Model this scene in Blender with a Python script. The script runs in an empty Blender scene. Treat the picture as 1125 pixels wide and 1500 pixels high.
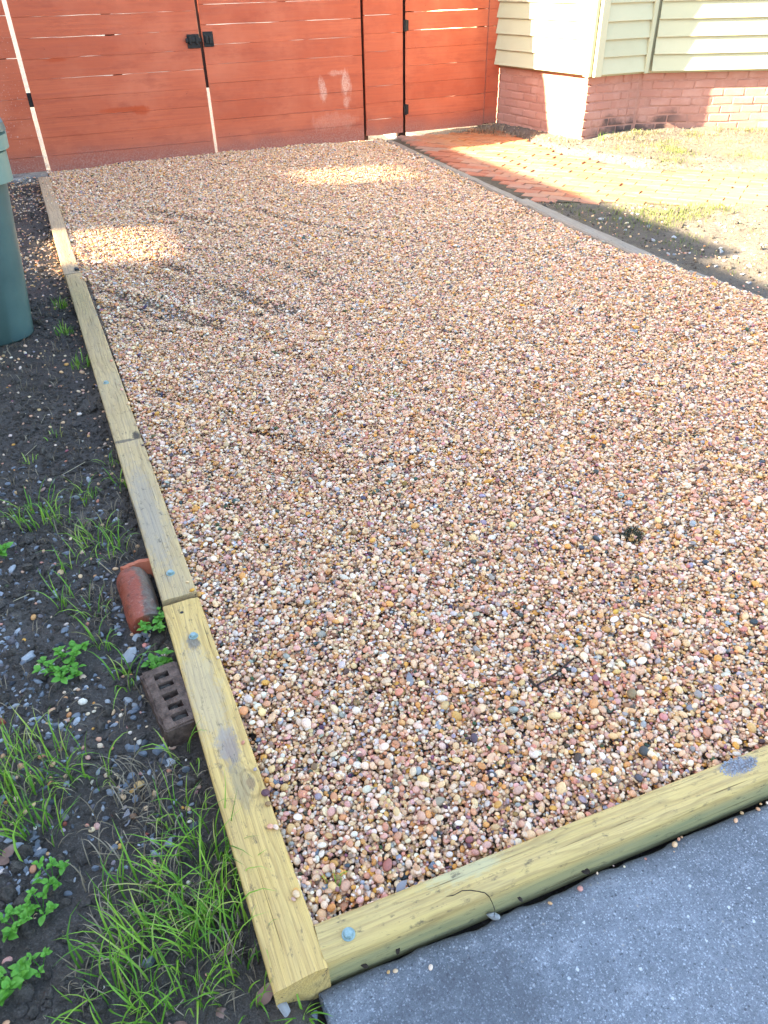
import bpy, bmesh, math, random
import numpy as np
from mathutils import Vector, Matrix, Euler

rng = np.random.default_rng(7)
random.seed(7)
SC = bpy.context.scene
COL = SC.collection

# ------------------------------------------------------------------ camera
cam_d = bpy.data.cameras.new('camera')
cam = bpy.data.objects.new('camera', cam_d); COL.objects.link(cam)
cam_d.sensor_fit = 'VERTICAL'; cam_d.sensor_height = 36.0
cam_d.lens = 36.0 * 1088 / 1500
cam_d.clip_start = 0.05; cam_d.clip_end = 2000
CR = ((0.9172217, -0.39791606, -0.01916169),
      (-0.2482696, -0.53333652, -0.80864972),
      (0.31155508, 0.74646833, -0.58797828))          # right, down, forward
rt, dn, fw = (Vector(v) for v in CR)
m3 = Matrix((rt, -dn, -fw)).transposed()
cam.matrix_world = Matrix.Translation((0, 0, 1.4)) @ m3.to_4x4()
SC.camera = cam

# ------------------------------------------------------------------ sky and sun
SUN = Vector((-1.0, 0.14, 0.45)).normalized()         # towards the sun
sun_el = math.asin(SUN.z); sun_az = math.atan2(SUN.x, SUN.y)
world = bpy.data.worlds.new('World'); SC.world = world; world.use_nodes = True
wn = world.node_tree
sky = wn.nodes.new('ShaderNodeTexSky'); sky.sky_type = 'NISHITA'; sky.sun_disc = False
sky.sun_elevation = sun_el; sky.sun_rotation = sun_az
sky.air_density = 1.0; sky.dust_density = 1.6; sky.ozone_density = 1.0
wn.links.new(sky.outputs[0], wn.nodes['Background'].inputs[0])
wn.nodes['Background'].inputs[1].default_value = 0.085
sl = bpy.data.lights.new('sun', 'SUN'); sl.energy = 5.0; sl.angle = math.radians(0.53)
sl.color = (1.0, 0.86, 0.64)
so = bpy.data.objects.new('sun', sl); COL.objects.link(so)
so.rotation_euler = SUN.to_track_quat('Z', 'Y').to_euler(); so.location = (-20, 4, 12)
vs = SC.view_settings
vs.view_transform = 'Standard'; vs.look = 'None'; vs.gamma = 1.0; vs.use_curve_mapping = False
vs.exposure = 3.82
SC.cycles.max_bounces = 6; SC.cycles.diffuse_bounces = 4

# ------------------------------------------------------------------ helpers
def tag(o, label=None, cat=None, group=None, kind=None):
    if label: o['label'] = label
    if cat: o['category'] = cat
    if group: o['group'] = group
    if kind: o['kind'] = kind
    return o

def mesh(name, v, f, mat=None, smooth=False):
    me = bpy.data.meshes.new(name)
    me.from_pydata([tuple(map(float, p)) for p in v], [], [tuple(map(int, q)) for q in f])
    if mat: me.materials.append(mat)
    if smooth: me.shade_smooth()
    me.update()
    return me

def link(name, data, parent=None, loc=(0, 0, 0), rot=(0, 0, 0), scale=(1, 1, 1)):
    o = bpy.data.objects.new(name, data); COL.objects.link(o)
    o.parent = parent; o.location = loc; o.rotation_euler = rot; o.scale = scale
    return o

def empty(name, loc=(0, 0, 0), rz=0.0):
    o = bpy.data.objects.new(name, None); COL.objects.link(o)
    o.location = loc; o.rotation_euler = (0, 0, rz); o.empty_display_size = 0.1
    return o

def bm_mesh(name, bm, mat=None, smooth=False):
    me = bpy.data.meshes.new(name); bm.to_mesh(me); bm.free()
    if mat: me.materials.append(mat)
    if smooth: me.shade_smooth()
    return me

def box_bm(bm, lo, hi, bevel=0.0, seg=1, jit=0.0):
    lo = Vector(lo); hi = Vector(hi)
    r = bmesh.ops.create_cube(bm, size=1.0)
    vs_ = r['verts']
    for v in vs_:
        v.co = Vector((lo[i] + (v.co[i] + .5) * (hi[i] - lo[i]) for i in range(3)))
    if bevel > 0:
        es = list({e for v in vs_ for e in v.link_edges})
        bmesh.ops.bevel(bm, geom=es, offset=bevel, segments=seg, affect='EDGES', profile=0.5)
    return bm

def box_mesh(name, lo, hi, mat=None, bevel=0.0, seg=1):
    bm = bmesh.new(); box_bm(bm, lo, hi, bevel, seg)
    return bm_mesh(name, bm, mat)

def _h(ix, iy, s):
    n = (ix.astype(np.int64) * 374761393 + iy.astype(np.int64) * 668265263 + s * 974634777) & 0x7fffffff
    n = ((n ^ (n >> 13)) * 1274126177) & 0x7fffffff
    return ((n ^ (n >> 16)) & 0xffff) / 65535.0

def vnoise(x, y, s=0):
    x = np.asarray(x, float); y = np.asarray(y, float)
    ix = np.floor(x); iy = np.floor(y); fx = x - ix; fy = y - iy
    fx = fx * fx * (3 - 2 * fx); fy = fy * fy * (3 - 2 * fy)
    a = _h(ix, iy, s); b = _h(ix + 1, iy, s); c = _h(ix, iy + 1, s); d = _h(ix + 1, iy + 1, s)
    return (a + (b - a) * fx) * (1 - fy) + (c + (d - c) * fx) * fy

def fbm(x, y, s=0, o=4):
    r = 0; a = .5; t = 0
    for i in range(o):
        r = r + a * (vnoise(x * 2 ** i, y * 2 ** i, s + i * 17) - .5); t += a; a *= .5
    return r / t * 2

def sst(x, a, b):
    t = np.clip((np.asarray(x, float) - a) / (b - a), 0, 1); return t * t * (3 - 2 * t)

# ------------------------------------------------------------------ node helpers
class NB:
    def __init__(s, name):
        s.m = bpy.data.materials.new(name); s.m.use_nodes = True
        s.t = s.m.node_tree; s.n = s.t.nodes; s.b = s.n['Principled BSDF']
        s.b.inputs['Specular IOR Level'].default_value = 0.3
        s.out = s.n['Material Output']
    def new(s, k, **kw):
        n = s.n.new(k)
        for a, b in kw.items(): setattr(n, a, b)
        return n
    def lk(s, a, b): s.t.links.new(a, b)
    def put(s, sock, v):
        if hasattr(v, 'is_linked') or isinstance(v, bpy.types.NodeSocket): s.lk(v, sock)
        else:
            if isinstance(v, tuple) and len(v) == 3 and sock.type == 'RGBA': v = (*v, 1)
            sock.default_value = v
    def coord(s, kind='Object', scale=(1, 1, 1)):
        if kind == 'Position': o = s.new('ShaderNodeNewGeometry').outputs['Position']
        else: o = s.new('ShaderNodeTexCoord').outputs[kind]
        if scale == (1, 1, 1): return o
        mp = s.new('ShaderNodeMapping'); s.lk(o, mp.inputs[0]); mp.inputs['Scale'].default_value = scale
        return mp.outputs[0]
    def noise(s, vec, scale, detail=4, rough=.55, dist=0.0):
        n = s.new('ShaderNodeTexNoise'); s.lk(vec, n.inputs['Vector'])
        n.inputs['Scale'].default_value = scale; n.inputs['Detail'].default_value = detail
        n.inputs['Roughness'].default_value = rough; n.inputs['Distortion'].default_value = dist
        return n.outputs['Fac']
    def voro(s, vec, scale, feature='F1', out='Distance', rand=1.0):
        n = s.new('ShaderNodeTexVoronoi'); n.feature = feature; s.lk(vec, n.inputs['Vector'])
        n.inputs['Scale'].default_value = scale; n.inputs['Randomness'].default_value = rand
        return n.outputs[out]
    def ramp(s, fac, stops, interp='LINEAR'):
        n = s.new('ShaderNodeValToRGB'); s.lk(fac, n.inputs[0]); cr = n.color_ramp; cr.interpolation = interp
        while len(cr.elements) < len(stops): cr.elements.new(.5)
        for e, (p, c) in zip(cr.elements, stops):
            e.position = p; e.color = (c, c, c, 1) if not isinstance(c, tuple) else (*c, 1)
        return n.outputs[0]
    def mix(s, fac, a, b, mode='MIX'):
        n = s.new('ShaderNodeMix'); n.data_type = 'RGBA'; n.blend_type = mode
        s.put(n.inputs[0], fac); s.put(n.inputs[6], a); s.put(n.inputs[7], b)
        return n.outputs[2]
    def math(s, op, a, b=0.0, c=0.0, clamp=False):
        n = s.new('ShaderNodeMath'); n.operation = op; n.use_clamp = clamp
        s.put(n.inputs[0], a); s.put(n.inputs[1], b); s.put(n.inputs[2], c)
        return n.outputs[0]
    def sep(s, vec):
        n = s.new('ShaderNodeSeparateXYZ'); s.lk(vec, n.inputs[0]); return n.outputs
    def comb(s, x, y, z):
        n = s.new('ShaderNodeCombineXYZ')
        for i, v in enumerate((x, y, z)): s.put(n.inputs[i], v)
        return n.outputs[0]
    def smooth(s, x, a, b):
        n = s.new('ShaderNodeMapRange'); n.interpolation_type = 'SMOOTHSTEP'
        s.put(n.inputs[0], x); n.inputs[1].default_value = a; n.inputs[2].default_value = b
        return n.outputs[0]
    def bump(s, h, strength=.5, dist=.01, prev=None):
        n = s.new('ShaderNodeBump'); s.lk(h, n.inputs['Height'])
        n.inputs['Strength'].default_value = strength; n.inputs['Distance'].default_value = dist
        if prev is not None: s.lk(prev, n.inputs['Normal'])
        return n.outputs[0]
    def done(s, color, rough=.8, bump=None):
        s.put(s.b.inputs['Base Color'], color); s.put(s.b.inputs['Roughness'], rough)
        if bump is not None: s.lk(bump, s.b.inputs['Normal'])
        return s.m
    def rnd(s): return s.new('ShaderNodeObjectInfo').outputs['Random']

def spot(k, X, Y, cx, cy, rx, ry, nz, amt=.6):
    """soft irregular blot mask around (cx,cy) in two coordinates"""
    dx = k.math('DIVIDE', k.math('SUBTRACT', X, cx), rx); dy = k.math('DIVIDE', k.math('SUBTRACT', Y, cy), ry)
    d = k.math('SQRT', k.math('ADD', k.math('MULTIPLY', dx, dx), k.math('MULTIPLY', dy, dy)))
    d = k.math('ADD', d, k.math('MULTIPLY', k.math('SUBTRACT', nz, .5), amt * 2))
    return k.smooth(d, 1.0, .45)

# ---- soil
def mat_soil():
    k = NB('soil'); p = k.coord('Position')
    n1 = k.noise(p, 3.0, 5); n2 = k.noise(p, 28.0, 6, .65); n3 = k.noise(p, 160, 4, .7)
    c = k.ramp(n1, [(.3, (.042, .033, .025)), (.55, (.085, .067, .050)), (.75, (.155, .125, .096))])
    c = k.mix(k.ramp(n2, [(.35, .0), (.7, .75)]), c, (.088, .07, .054))
    c = k.mix(k.ramp(n3, [(.52, .0), (.66, .6)]), c, (.19, .16, .13))
    X = k.sep(p)[0]
    dry = k.math('MULTIPLY', k.smooth(X, 3.2, 4.2), k.ramp(n1, [(.2, .55), (.7, 1.0)]))
    c = k.mix(dry, c, k.ramp(n2, [(.3, (.085, .07, .052)), (.7, (.19, .158, .12))]))
    b = k.bump(n2, .9, .03); b = k.bump(n3, 1.0, .008, b)
    return k.done(c, k.ramp(n1, [(.3, .55), (.7, .9)]), b)

def mat_gravelbed():
    k = NB('gravel_base'); p = k.coord('Position')
    v = k.voro(p, 90, out='Color'); r = k.sep(v)[0]
    c = k.ramp(r, [(0, (.10, .075, .055)), (.5, (.22, .15, .10)), (1, (.33, .26, .19))])
    return k.done(c, .9, k.bump(k.voro(p, 90), .9, .008))

def mat_pebble(name='pebble', inst=True):
    k = NB(name)
    a = k.new('ShaderNodeAttribute'); a.attribute_type = 'INSTANCER'; a.attribute_name = 'col'
    p = k.coord('Object'); n = k.noise(p, 2.2, 4, .6)
    c = k.mix(1.0, a.outputs['Color'], k.ramp(n, [(.3, .72), (.7, 1.1)]), 'MULTIPLY')
    k.b.inputs['Specular IOR Level'].default_value = .35
    return k.done(c, k.ramp(n, [(.3, .45), (.7, .7)]))

def mat_stone(name, c0, c1, speck=(.6, .6, .6)):
    k = NB(name); p = k.coord('Object'); oi = k.rnd()
    n = k.noise(p, 2.0, 6, .7); n2 = k.noise(p, 14, 3, .7)
    c = k.mix(oi, k.ramp(n, [(.3, c0), (.7, c1)]), k.ramp(n, [(.3, tuple(x * .7 for x in c1)), (.7, c0)]))
    c = k.mix(k.ramp(n2, [(.6, 0.0), (.7, .6)]), c, speck)
    return k.done(c, .75, k.bump(n2, .5, .05))

# ---- wood
def mat_wood(name, pale, mid, dark, grey=0.0, knots=(), stains=(), green=0.25):
    k = NB(name); p = k.coord('Object'); X, Y, Z = k.sep(p)
    warp = k.noise(k.coord('Object', (1.3, 7, 7)), 1.0, 3)
    kd = None
    Yw = Y
    for (kx, ky, kr) in knots:
        dx = k.math('MULTIPLY', k.math('SUBTRACT', X, kx), .55); dy = k.math('SUBTRACT', Y, ky)
        d = k.math('SQRT', k.math('ADD', k.math('MULTIPLY', dx, dx), k.math('MULTIPLY', dy, dy)))
        d = k.math('ADD', d, k.math('MULTIPLY', k.math('SUBTRACT', k.noise(p, 26, 2), .5), .016))
        g = k.smooth(d, kr * 3.2, kr * .6)
        kd = (d, g, kr) if kd is None else kd
        sgn = 1.0 if ky < .05 else -1.0
        Yw = k.math('ADD', Yw, k.math('MULTIPLY', g, .03 * sgn))
    ring = k.math('ADD', k.math('MULTIPLY', warp, 9.0), k.math('MULTIPLY', k.math('ADD', Yw, k.math('MULTIPLY', Z, .6)), 60.0))
    fr = k.math('FRACT', ring)
    ringm = k.ramp(fr, [(0, .0), (.55, .25), (.86, 1.0), (1.0, .0)])
    fine = k.noise(k.coord('Object', (6, 260, 260)), 1.0, 3, .6)
    med = k.noise(k.coord('Object', (2.2, 30, 30)), 1.0, 4, .6)
    blot = k.noise(p, 7.0, 4, .6)
    c = k.ramp(med, [(.3, mid), (.62, pale)])
    c = k.mix(k.ramp(k.noise(k.coord('Object', (3, 18, 18)), 1.6, 5, .7), [(.48, 0.0), (.66, .6)]), c, tuple(.62 * a + .02 for a in pale))
    c = k.mix(k.math('MULTIPLY', ringm, k.ramp(blot, [(.35, .25), (.65, .75)])), c, dark)
    c = k.mix(k.ramp(fine, [(.48, 0.0), (.68, .6)]), c, dark)
    grn = k.math('MULTIPLY', k.smooth(Z, -.012, -.05), green)
    c = k.mix(k.math('ADD', grn, k.ramp(blot, [(.5, .0), (.75, green * .2)])), c, (.16, .22, .12))
    if grey > 0:
        gc = k.ramp(fine, [(.3, (.13, .115, .095)), (.7, (.33, .30, .26))])
        c = k.mix(k.ramp(blot, [(.28, grey), (.72, grey * .35)]), c, gc)
    for (sx, sy, rx, ry, col, am) in stains:
        s_ = spot(k, X, Y, sx, sy, rx, ry, k.noise(k.coord('Object', (.5, 1, 1)), 55, 5, .8), 1.0)
        c = k.mix(k.math('MULTIPLY', s_, am), c, col)
    if kd:
        d, g, kr = kd
        rg = k.math('SINE', k.math('MULTIPLY', d, 420.0))
        c = k.mix(k.math('MULTIPLY', k.math('MULTIPLY', g, k.smooth(rg, .1, 1.0)), .38), c, tuple(x * .55 for x in dark))
        c = k.mix(k.smooth(d, kr * .75, kr * .45), c, (.30, .19, .085))
    crack = k.ramp(k.noise(k.coord('Object', (2.5, 120, 120)), 1.0, 2, .5), [(.655, 0.0), (.71, .8)])
    c = k.mix(crack, c, tuple(x * .35 for x in dark))
    dirt = k.ramp(k.noise(k.coord('Object', (.5, 1, 1)), 60, 4, .75), [(.57, 0.0), (.70, .75)])
    c = k.mix(dirt, c, (.07, .055, .04))
    b = k.bump(fine, .6, .004); b = k.bump(k.math('SUBTRACT', 1.0, crack), .5, .004, b)
    return k.done(c, .75, b)

# ---- painted fence
def mat_paint():
    k = NB('red_fence_paint'); p = k.coord('Position'); X, Y, Z = k.sep(p)
    oi = k.rnd()
    g = k.noise(k.coord('Position', (1.5, 20, 55)), 1.0, 5, .6)
    lo = k.noise(p, 2.2, 4, .6); hi = k.noise(p, 70, 3, .7)
    base = k.mix(oi, (.42, .082, .031), (.50, .112, .045))
    c = k.mix(k.ramp(g, [(.35, 0.0), (.7, .7)]), base, (.35, .075, .036))
    c = k.mix(k.ramp(lo, [(.42, 0.0), (.7, .55)]), c, (.55, .16, .08))
    c = k.mix(k.ramp(k.noise(k.coord('Position', (3, 3, 9)), 1.3, 5, .7), [(.52, 0.0), (.7, .5)]), c, (.30, .058, .026))
    c = k.mix(k.ramp(k.voro(p, 9), [(.03, .7), (.05, 0.0)]), c, (.20, .04, .02))
    # dust and splash along the foot
    ft = k.math('ADD', Z, k.math('MULTIPLY', k.math('SUBTRACT', lo, .5), .22))
    c = k.mix(k.math('MULTIPLY', k.smooth(ft, .24, -.02), .55), c, (.20, .082, .065))
    c = k.mix(k.math('MULTIPLY', k.math('MULTIPLY', k.smooth(ft, .16, -.02), k.ramp(hi, [(.45, 0.0), (.65, .8)])), .6), c, (.42, .27, .21))
    c = k.mix(k.math('MULTIPLY', k.smooth(X, .12, -.1), k.ramp(hi, [(.64, 0.0), (.69, .9)])), c, (.62, .55, .48))
    # scuffs
    hz = k.noise(k.coord('Position', (14, 1, 5)), 1.0, 4, .7)
    for (cx, cz, rx, rz, am) in ((2.78, .46, .05, .13, .8), (3.03, .50, .07, .13, .85), (3.04, .34, .05, .08, .6), (2.95, .60, .12, .03, .5), (2.9, .18, .3, .1, .25)):
        s_ = spot(k, X, Z, cx, cz, rx, rz, hz, .9)
        c = k.mix(k.math('MULTIPLY', k.math('MULTIPLY', s_, k.ramp(hi, [(.35, .25), (.6, 1.0)])), am), c, (.60, .36, .26))
    for (cx, cz, rx, rz) in ((.83, .425, .28, .028), (.36, .84, .12, .02), (1.0, .41, .1, .05)):
        s_ = spot(k, X, Z, cx, cz, rx, rz, hz, .6)
        c = k.mix(k.math('MULTIPLY', s_, .75), c, (.40, .055, .010))
    b = k.bump(g, .35, .004); b = k.bump(hi, .15, .002, b)
    return k.done(c, .62, b)

def mat_simple(name, c0, c1, rough=.6, scale=12, metal=0.0, bump=.15, bd=.004):
    k = NB(name); p = k.coord('Object'); n = k.noise(p, scale, 5, .65)
    k.b.inputs['Metallic'].default_value = metal
    return k.done(k.ramp(n, [(.3, c0), (.7, c1)]), rough, k.bump(n, bump, bd))

def mat_siding():
    k = NB('siding_paint'); p = k.coord('Position'); oi = k.rnd()
    g = k.noise(k.coord('Position', (2, 2, 60)), 1.0, 4); lo = k.noise(p, 4, 5, .65); hi = k.noise(p, 60, 3, .7)
    c = k.mix(oi, (.37, .365, .225), (.42, .41, .26))
    c = k.mix(k.ramp(lo, [(.5, 0.0), (.8, .3)]), c, (.31, .295, .18))
    c = k.mix(k.ramp(hi, [(.68, 0.0), (.74, .5)]), c, (.25, .20, .13))
    return k.done(c, .55, k.bump(g, .2, .003))

def mat_brickwall():
    k = NB('painted_foundation_brick'); p = k.coord('Position'); X, Y, Z = k.sep(p); oi = k.rnd()
    lo = k.noise(p, 5, 5, .65); hi = k.noise(p, 60, 4, .7)
    c = k.mix(k.math('MULTIPLY', oi, .6), (.34, .155, .108), (.40, .20, .145))
    c = k.mix(k.ramp(lo, [(.5, 0.0), (.72, .6)]), c, (.44, .25, .19))
    c = k.mix(k.ramp(hi, [(.62, 0.0), (.72, .5)]), c, (.35, .15, .105))
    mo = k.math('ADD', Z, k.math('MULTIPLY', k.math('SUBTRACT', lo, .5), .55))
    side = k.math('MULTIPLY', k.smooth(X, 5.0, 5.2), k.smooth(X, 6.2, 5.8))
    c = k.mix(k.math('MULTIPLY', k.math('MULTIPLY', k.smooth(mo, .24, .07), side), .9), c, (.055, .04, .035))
    b = k.bump(lo, .4, .01); b = k.bump(hi, .5, .004, b)
    return k.done(c, .85, b)

def mat_paver():
    k = NB('paver_brick'); p = k.coord('Position'); oi = k.rnd(); X = k.sep(p)[0]
    lo = k.noise(p, 6, 4, .65); hi = k.noise(p, 80, 4, .7)
    c = k.ramp(oi, [(0, (.27, .085, .045)), (.35, (.36, .12, .065)), (.65, (.33, .155, .10)), (.85, (.24, .16, .12)), (1, (.40, .17, .09))])
    c = k.mix(k.math('MULTIPLY', k.smooth(X, 3.55, 4.1), k.ramp(lo, [(.25, .35), (.7, .85)])), c, (.41, .155, .045))  # sunlit look painted in: bricks yellower and lighter to the right, redder in shade
    c = k.mix(k.ramp(lo, [(.5, 0.0), (.75, .5)]), c, (.27, .19, .13))
    c = k.mix(k.ramp(hi, [(.6, 0.0), (.72, .5)]), c, (.17, .12, .09))
    return k.done(c, .85, k.bump(hi, .4, .004))

def mat_concrete():
    k = NB('concrete'); p = k.coord('Position'); Xs, Ys, Zs = k.sep(p)
    lo = k.noise(p, 3.0, 6, .65); me = k.noise(p, 16, 6, .7); hi = k.noise(p, 210, 4, .75); gr = k.noise(p, 520, 2, .6)
    c = k.ramp(lo, [(.32, (.145, .155, .168)), (.5, (.185, .197, .212)), (.7, (.235, .247, .262))])
    c = k.mix(k.ramp(me, [(.36, .45), (.52, .0)]), c, (.125, .128, .135))
    c = k.mix(k.ramp(me, [(.55, 0.0), (.75, .55)]), c, (.39, .396, .40))
    c = k.mix(k.ramp(hi, [(.30, .75), (.46, .0)]), c, (.055, .056, .06))
    c = k.mix(k.ramp(hi, [(.56, .0), (.70, .6)]), c, (.47, .475, .48))
    c = k.mix(k.ramp(gr, [(.35, .5), (.5, .0)]), c, (.07, .07, .075))
    wp = k.new('ShaderNodeVectorMath'); wp.operation = 'ADD'; k.lk(p, wp.inputs[0])
    nn = k.new('ShaderNodeTexNoise'); k.lk(p, nn.inputs['Vector']); nn.inputs['Scale'].default_value = 260
    sc_ = k.new('ShaderNodeVectorMath'); sc_.operation = 'SCALE'; k.lk(nn.outputs['Color'], sc_.inputs[0]); sc_.inputs['Scale'].default_value = .006
    k.lk(sc_.outputs[0], wp.inputs[1]); q = wp.outputs[0]
    for sc, th, col, am, cut in ((170, .24, (.52, .53, .54), .6, .68), (100, .18, (.06, .06, .065), .75, .66), (48, .12, (.60, .59, .56), .85, .78), (70, .13, (.40, .34, .27), .6, .80), (230, .28, (.44, .45, .46), .55, .62)):
        v = k.new('ShaderNodeTexVoronoi'); k.lk(q, v.inputs['Vector']); v.inputs['Scale'].default_value = sc
        pick = k.ramp(k.sep(v.outputs['Color'])[0], [(cut, 0.0), (cut + .04, 1.0)])
        c = k.mix(k.math('MULTIPLY', k.math('MULTIPLY', k.smooth(v.outputs['Distance'], th * 1.6, th * .8), pick), am), c, col)
    c = k.mix(k.math('MULTIPLY', spot(k, Xs, Ys, .30, .44, .22, .12, me, .6), .45), c, (.075, .075, .078))
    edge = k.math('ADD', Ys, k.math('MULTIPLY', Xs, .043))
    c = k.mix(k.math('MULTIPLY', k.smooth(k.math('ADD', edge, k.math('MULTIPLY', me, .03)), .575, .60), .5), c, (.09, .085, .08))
    b = k.bump(me, .35, .012); b = k.bump(hi, .8, .005, b)
    return k.done(c, .8, b)

def mat_leafy(name, stops, trans=.35, rough=.5):
    k = NB(name)
    a = k.new('ShaderNodeAttribute'); a.attribute_name = 'tint'
    oi = k.rnd()
    f = k.math('ADD', k.math('MULTIPLY', a.outputs['Fac'], .75), k.math('MULTIPLY', oi, .25))
    c = k.ramp(f, stops)
    k.done(c, rough)
    t = k.new('ShaderNodeBsdfTranslucent'); k.lk(c, t.inputs[0])
    mx = k.new('ShaderNodeMixShader'); mx.inputs[0].default_value = trans
    k.lk(k.b.outputs[0], mx.inputs[1]); k.lk(t.outputs[0], mx.inputs[2]); k.lk(mx.outputs[0], k.out.inputs[0])
    return k.m

M = {}
M['soil'] = mat_soil(); M['bed'] = mat_gravelbed(); M['pebble'] = mat_pebble()
M['rock'] = mat_stone('blue_grey_rock', (.13, .145, .16), (.30, .32, .34))
M['palerock'] = mat_stone('pale_rock', (.36, .36, .35), (.55, .55, .53), (.75, .75, .73))
M['darkrock'] = mat_stone('dark_rock', (.035, .037, .042), (.075, .078, .085), (.16, .16, .17))
M['redchip'] = mat_stone('red_brick_chip', (.30, .07, .035), (.42, .12, .07), (.45, .3, .22))
M['paint'] = mat_paint(); M['siding'] = mat_siding(); M['fbrick'] = mat_brickwall(); M['paver'] = mat_paver()
M['concrete'] = mat_concrete()
M['mortar'] = mat_simple('painted_mortar', (.29, .135, .095), (.38, .195, .14), .9, 20, 0, .5, .01)
M['black'] = mat_simple('black_iron', (.008, .008, .009), (.025, .023, .022), .45, 40, .3)
M['post'] = mat_simple('dark_post_wood', (.03, .014, .009), (.07, .032, .02), .8, 14)
M['galv'] = mat_simple('galvanised_steel', (.16, .24, .22), (.36, .44, .40), .5, 60, .25, .3, .002)
M['bin'] = mat_simple('green_bin_plastic', (.045, .083, .078), (.066, .112, .102), .42, 5, 0, .05)
M['binrim'] = mat_simple('pale_green_bin_rim', (.12, .19, .155), (.17, .24, .195), .4, 5, 0, .05)
M['rubber'] = mat_simple('black_rubber', (.012, .012, .012), (.03, .03, .03), .7)
M['threshold'] = mat_simple('pale_threshold_concrete', (.42, .39, .32), (.55, .51, .43), .9, 25, 0, .4)
M['plank'] = mat_simple('shade_screen_plank', (.22, .17, .12), (.33, .26, .19), .8, 6)
M['roof'] = mat_simple('roof_shingle', (.06, .06, .06), (.12, .12, .12), .9, 12)
M['holebrick'] = mat_simple('brown_brick', (.045, .027, .018), (.16, .10, .07), .9, 55, 0, .9, .010)
M['debris'] = mat_simple('hole_debris', (.03, .025, .02), (.16, .13, .10), .95, 60, 0, .8, .01)
M['redbrick'] = None
M['shard'] = mat_simple('terracotta', (.36, .085, .035), (.48, .15, .075), .8, 22, 0, .4, .006)
M['grass'] = mat_leafy('grass_blade', [(0, (.05, .14, .014)), (.4, (.15, .33, .03)), (.72, (.28, .44, .05)), (.84, (.42, .42, .12)), (1, (.42, .34, .18))])
M['lawn'] = mat_leafy('lawn_blade', [(0, (.06, .10, .02)), (.5, (.13, .165, .04)), (1, (.26, .215, .10))])
M['dry'] = mat_leafy('dry_grass', [(0, (.10, .07, .04)), (.5, (.22, .165, .10)), (1, (.40, .32, .21))], .15, .8)
M['weed'] = mat_leafy('weed_leaf', [(0, (.06, .20, .02)), (.5, (.13, .34, .035)), (1, (.21, .44, .06))], .3, .45)
M['deadleaf'] = mat_leafy('dead_leaf', [(0, (.10, .055, .035)), (.5, (.24, .13, .09)), (1, (.36, .24, .19))], .1, .7)
M['greyleaf'] = mat_leafy('grey_leaf', [(0, (.16, .145, .14)), (1, (.30, .27, .26))], .1, .7)
M['twig'] = mat_simple('dark_twig', (.02, .014, .010), (.06, .042, .03), .9, 40)
M['straw'] = mat_simple('straw', (.34, .27, .16), (.46, .38, .24), .8, 40)
M['grit'] = mat_stone('grey_grit', (.16, .165, .18), (.34, .35, .37))
def mat_redbrick():
    k = NB('rounded_red_brick'); p = k.coord('Object'); X, Y, Z = k.sep(p)
    n = k.noise(p, 18, 5, .65); h = k.noise(p, 90, 3, .7)
    c = k.ramp(n, [(.3, (.21, .04, .018)), (.7, (.36, .095, .05))])
    m_ = k.smooth(k.math('ADD', X, k.math('MULTIPLY', k.math('SUBTRACT', n, .5), .09)), -.004, .014)
    c = k.mix(m_, c, k.ramp(n, [(.3, (.07, .055, .042)), (.7, (.16, .12, .085))]))
    c = k.mix(k.ramp(k.noise(p, 34, 4, .7), [(.5, 0.0), (.66, .8)]), c, (.09, .028, .018))
    c = k.mix(k.ramp(h, [(.6, 0.0), (.72, .6)]), c, (.45, .24, .17))
    return k.done(c, .5, k.bump(k.noise(p, 40, 5, .7), .8, .008))
M['redbrick'] = mat_redbrick()
pale = (.56, .44, .19); mid = (.45, .34, .13); drk = (.27, .185, .065)
M['wood_front'] = mat_wood('treated_pine_front', (.66, .455, .155), (.56, .38, .115), (.31, .19, .055), .18, green=.55,
    stains=((.95, .050, .055, .030, (.15, .15, .17), .9), (.30, .06, .10, .03, (.46, .44, .26), .5), (.90, .075, .12, .02, (.50, .34, .12), .4)))
M['wood_near'] = mat_wood('treated_pine_near', (.72, .465, .145), (.61, .38, .10), (.34, .19, .05), .16, knots=((.41, .026, .014),), green=.15,
    stains=((.52, .045, .07, .030, (.20, .16, .16), .7), (.875, .05, .035, .022, (.08, .065, .055), .85), (.70, .06, .25, .05, (.40, .34, .25), .4), (.42, .045, .08, .03, (.24, .20, .13), .5)))
M['wood_mid'] = mat_wood('treated_pine_middle', (.64, .435, .175), (.53, .35, .13), (.26, .155, .06), .36, green=.15,
    stains=((.98, .014, .035, .022, (.04, .032, .025), .9), (.955, .06, .015, .05, (.10, .08, .06), .8), (.45, .06, .4, .05, (.27, .24, .20), .5), (2.7, .06, .4, .05, (.36, .28, .12), .4)))
M['wood_far'] = mat_wood('weathered_pine_far', (.60, .41, .215), (.49, .33, .165), (.24, .15, .075), .3, green=.1)
M['wood_old'] = mat_wood('weathered_edging', (.30, .235, .16), (.23, .18, .125), (.10, .075, .05), .7, green=.15)

# ------------------------------------------------------------------ ground
RX = np.array([[-2, 3.34], [.6, 3.31], [2.64, 3.28], [3.24, 3.25], [4.18, 3.19], [5.19, 3.25], [7.9, 3.41], [9, 3.42]])
def xr(y): return np.interp(y, RX[:, 0], RX[:, 1])
def yfront(x): return .594 - .043 * (np.asarray(x) - .121)     # front face of the front timber

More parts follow.
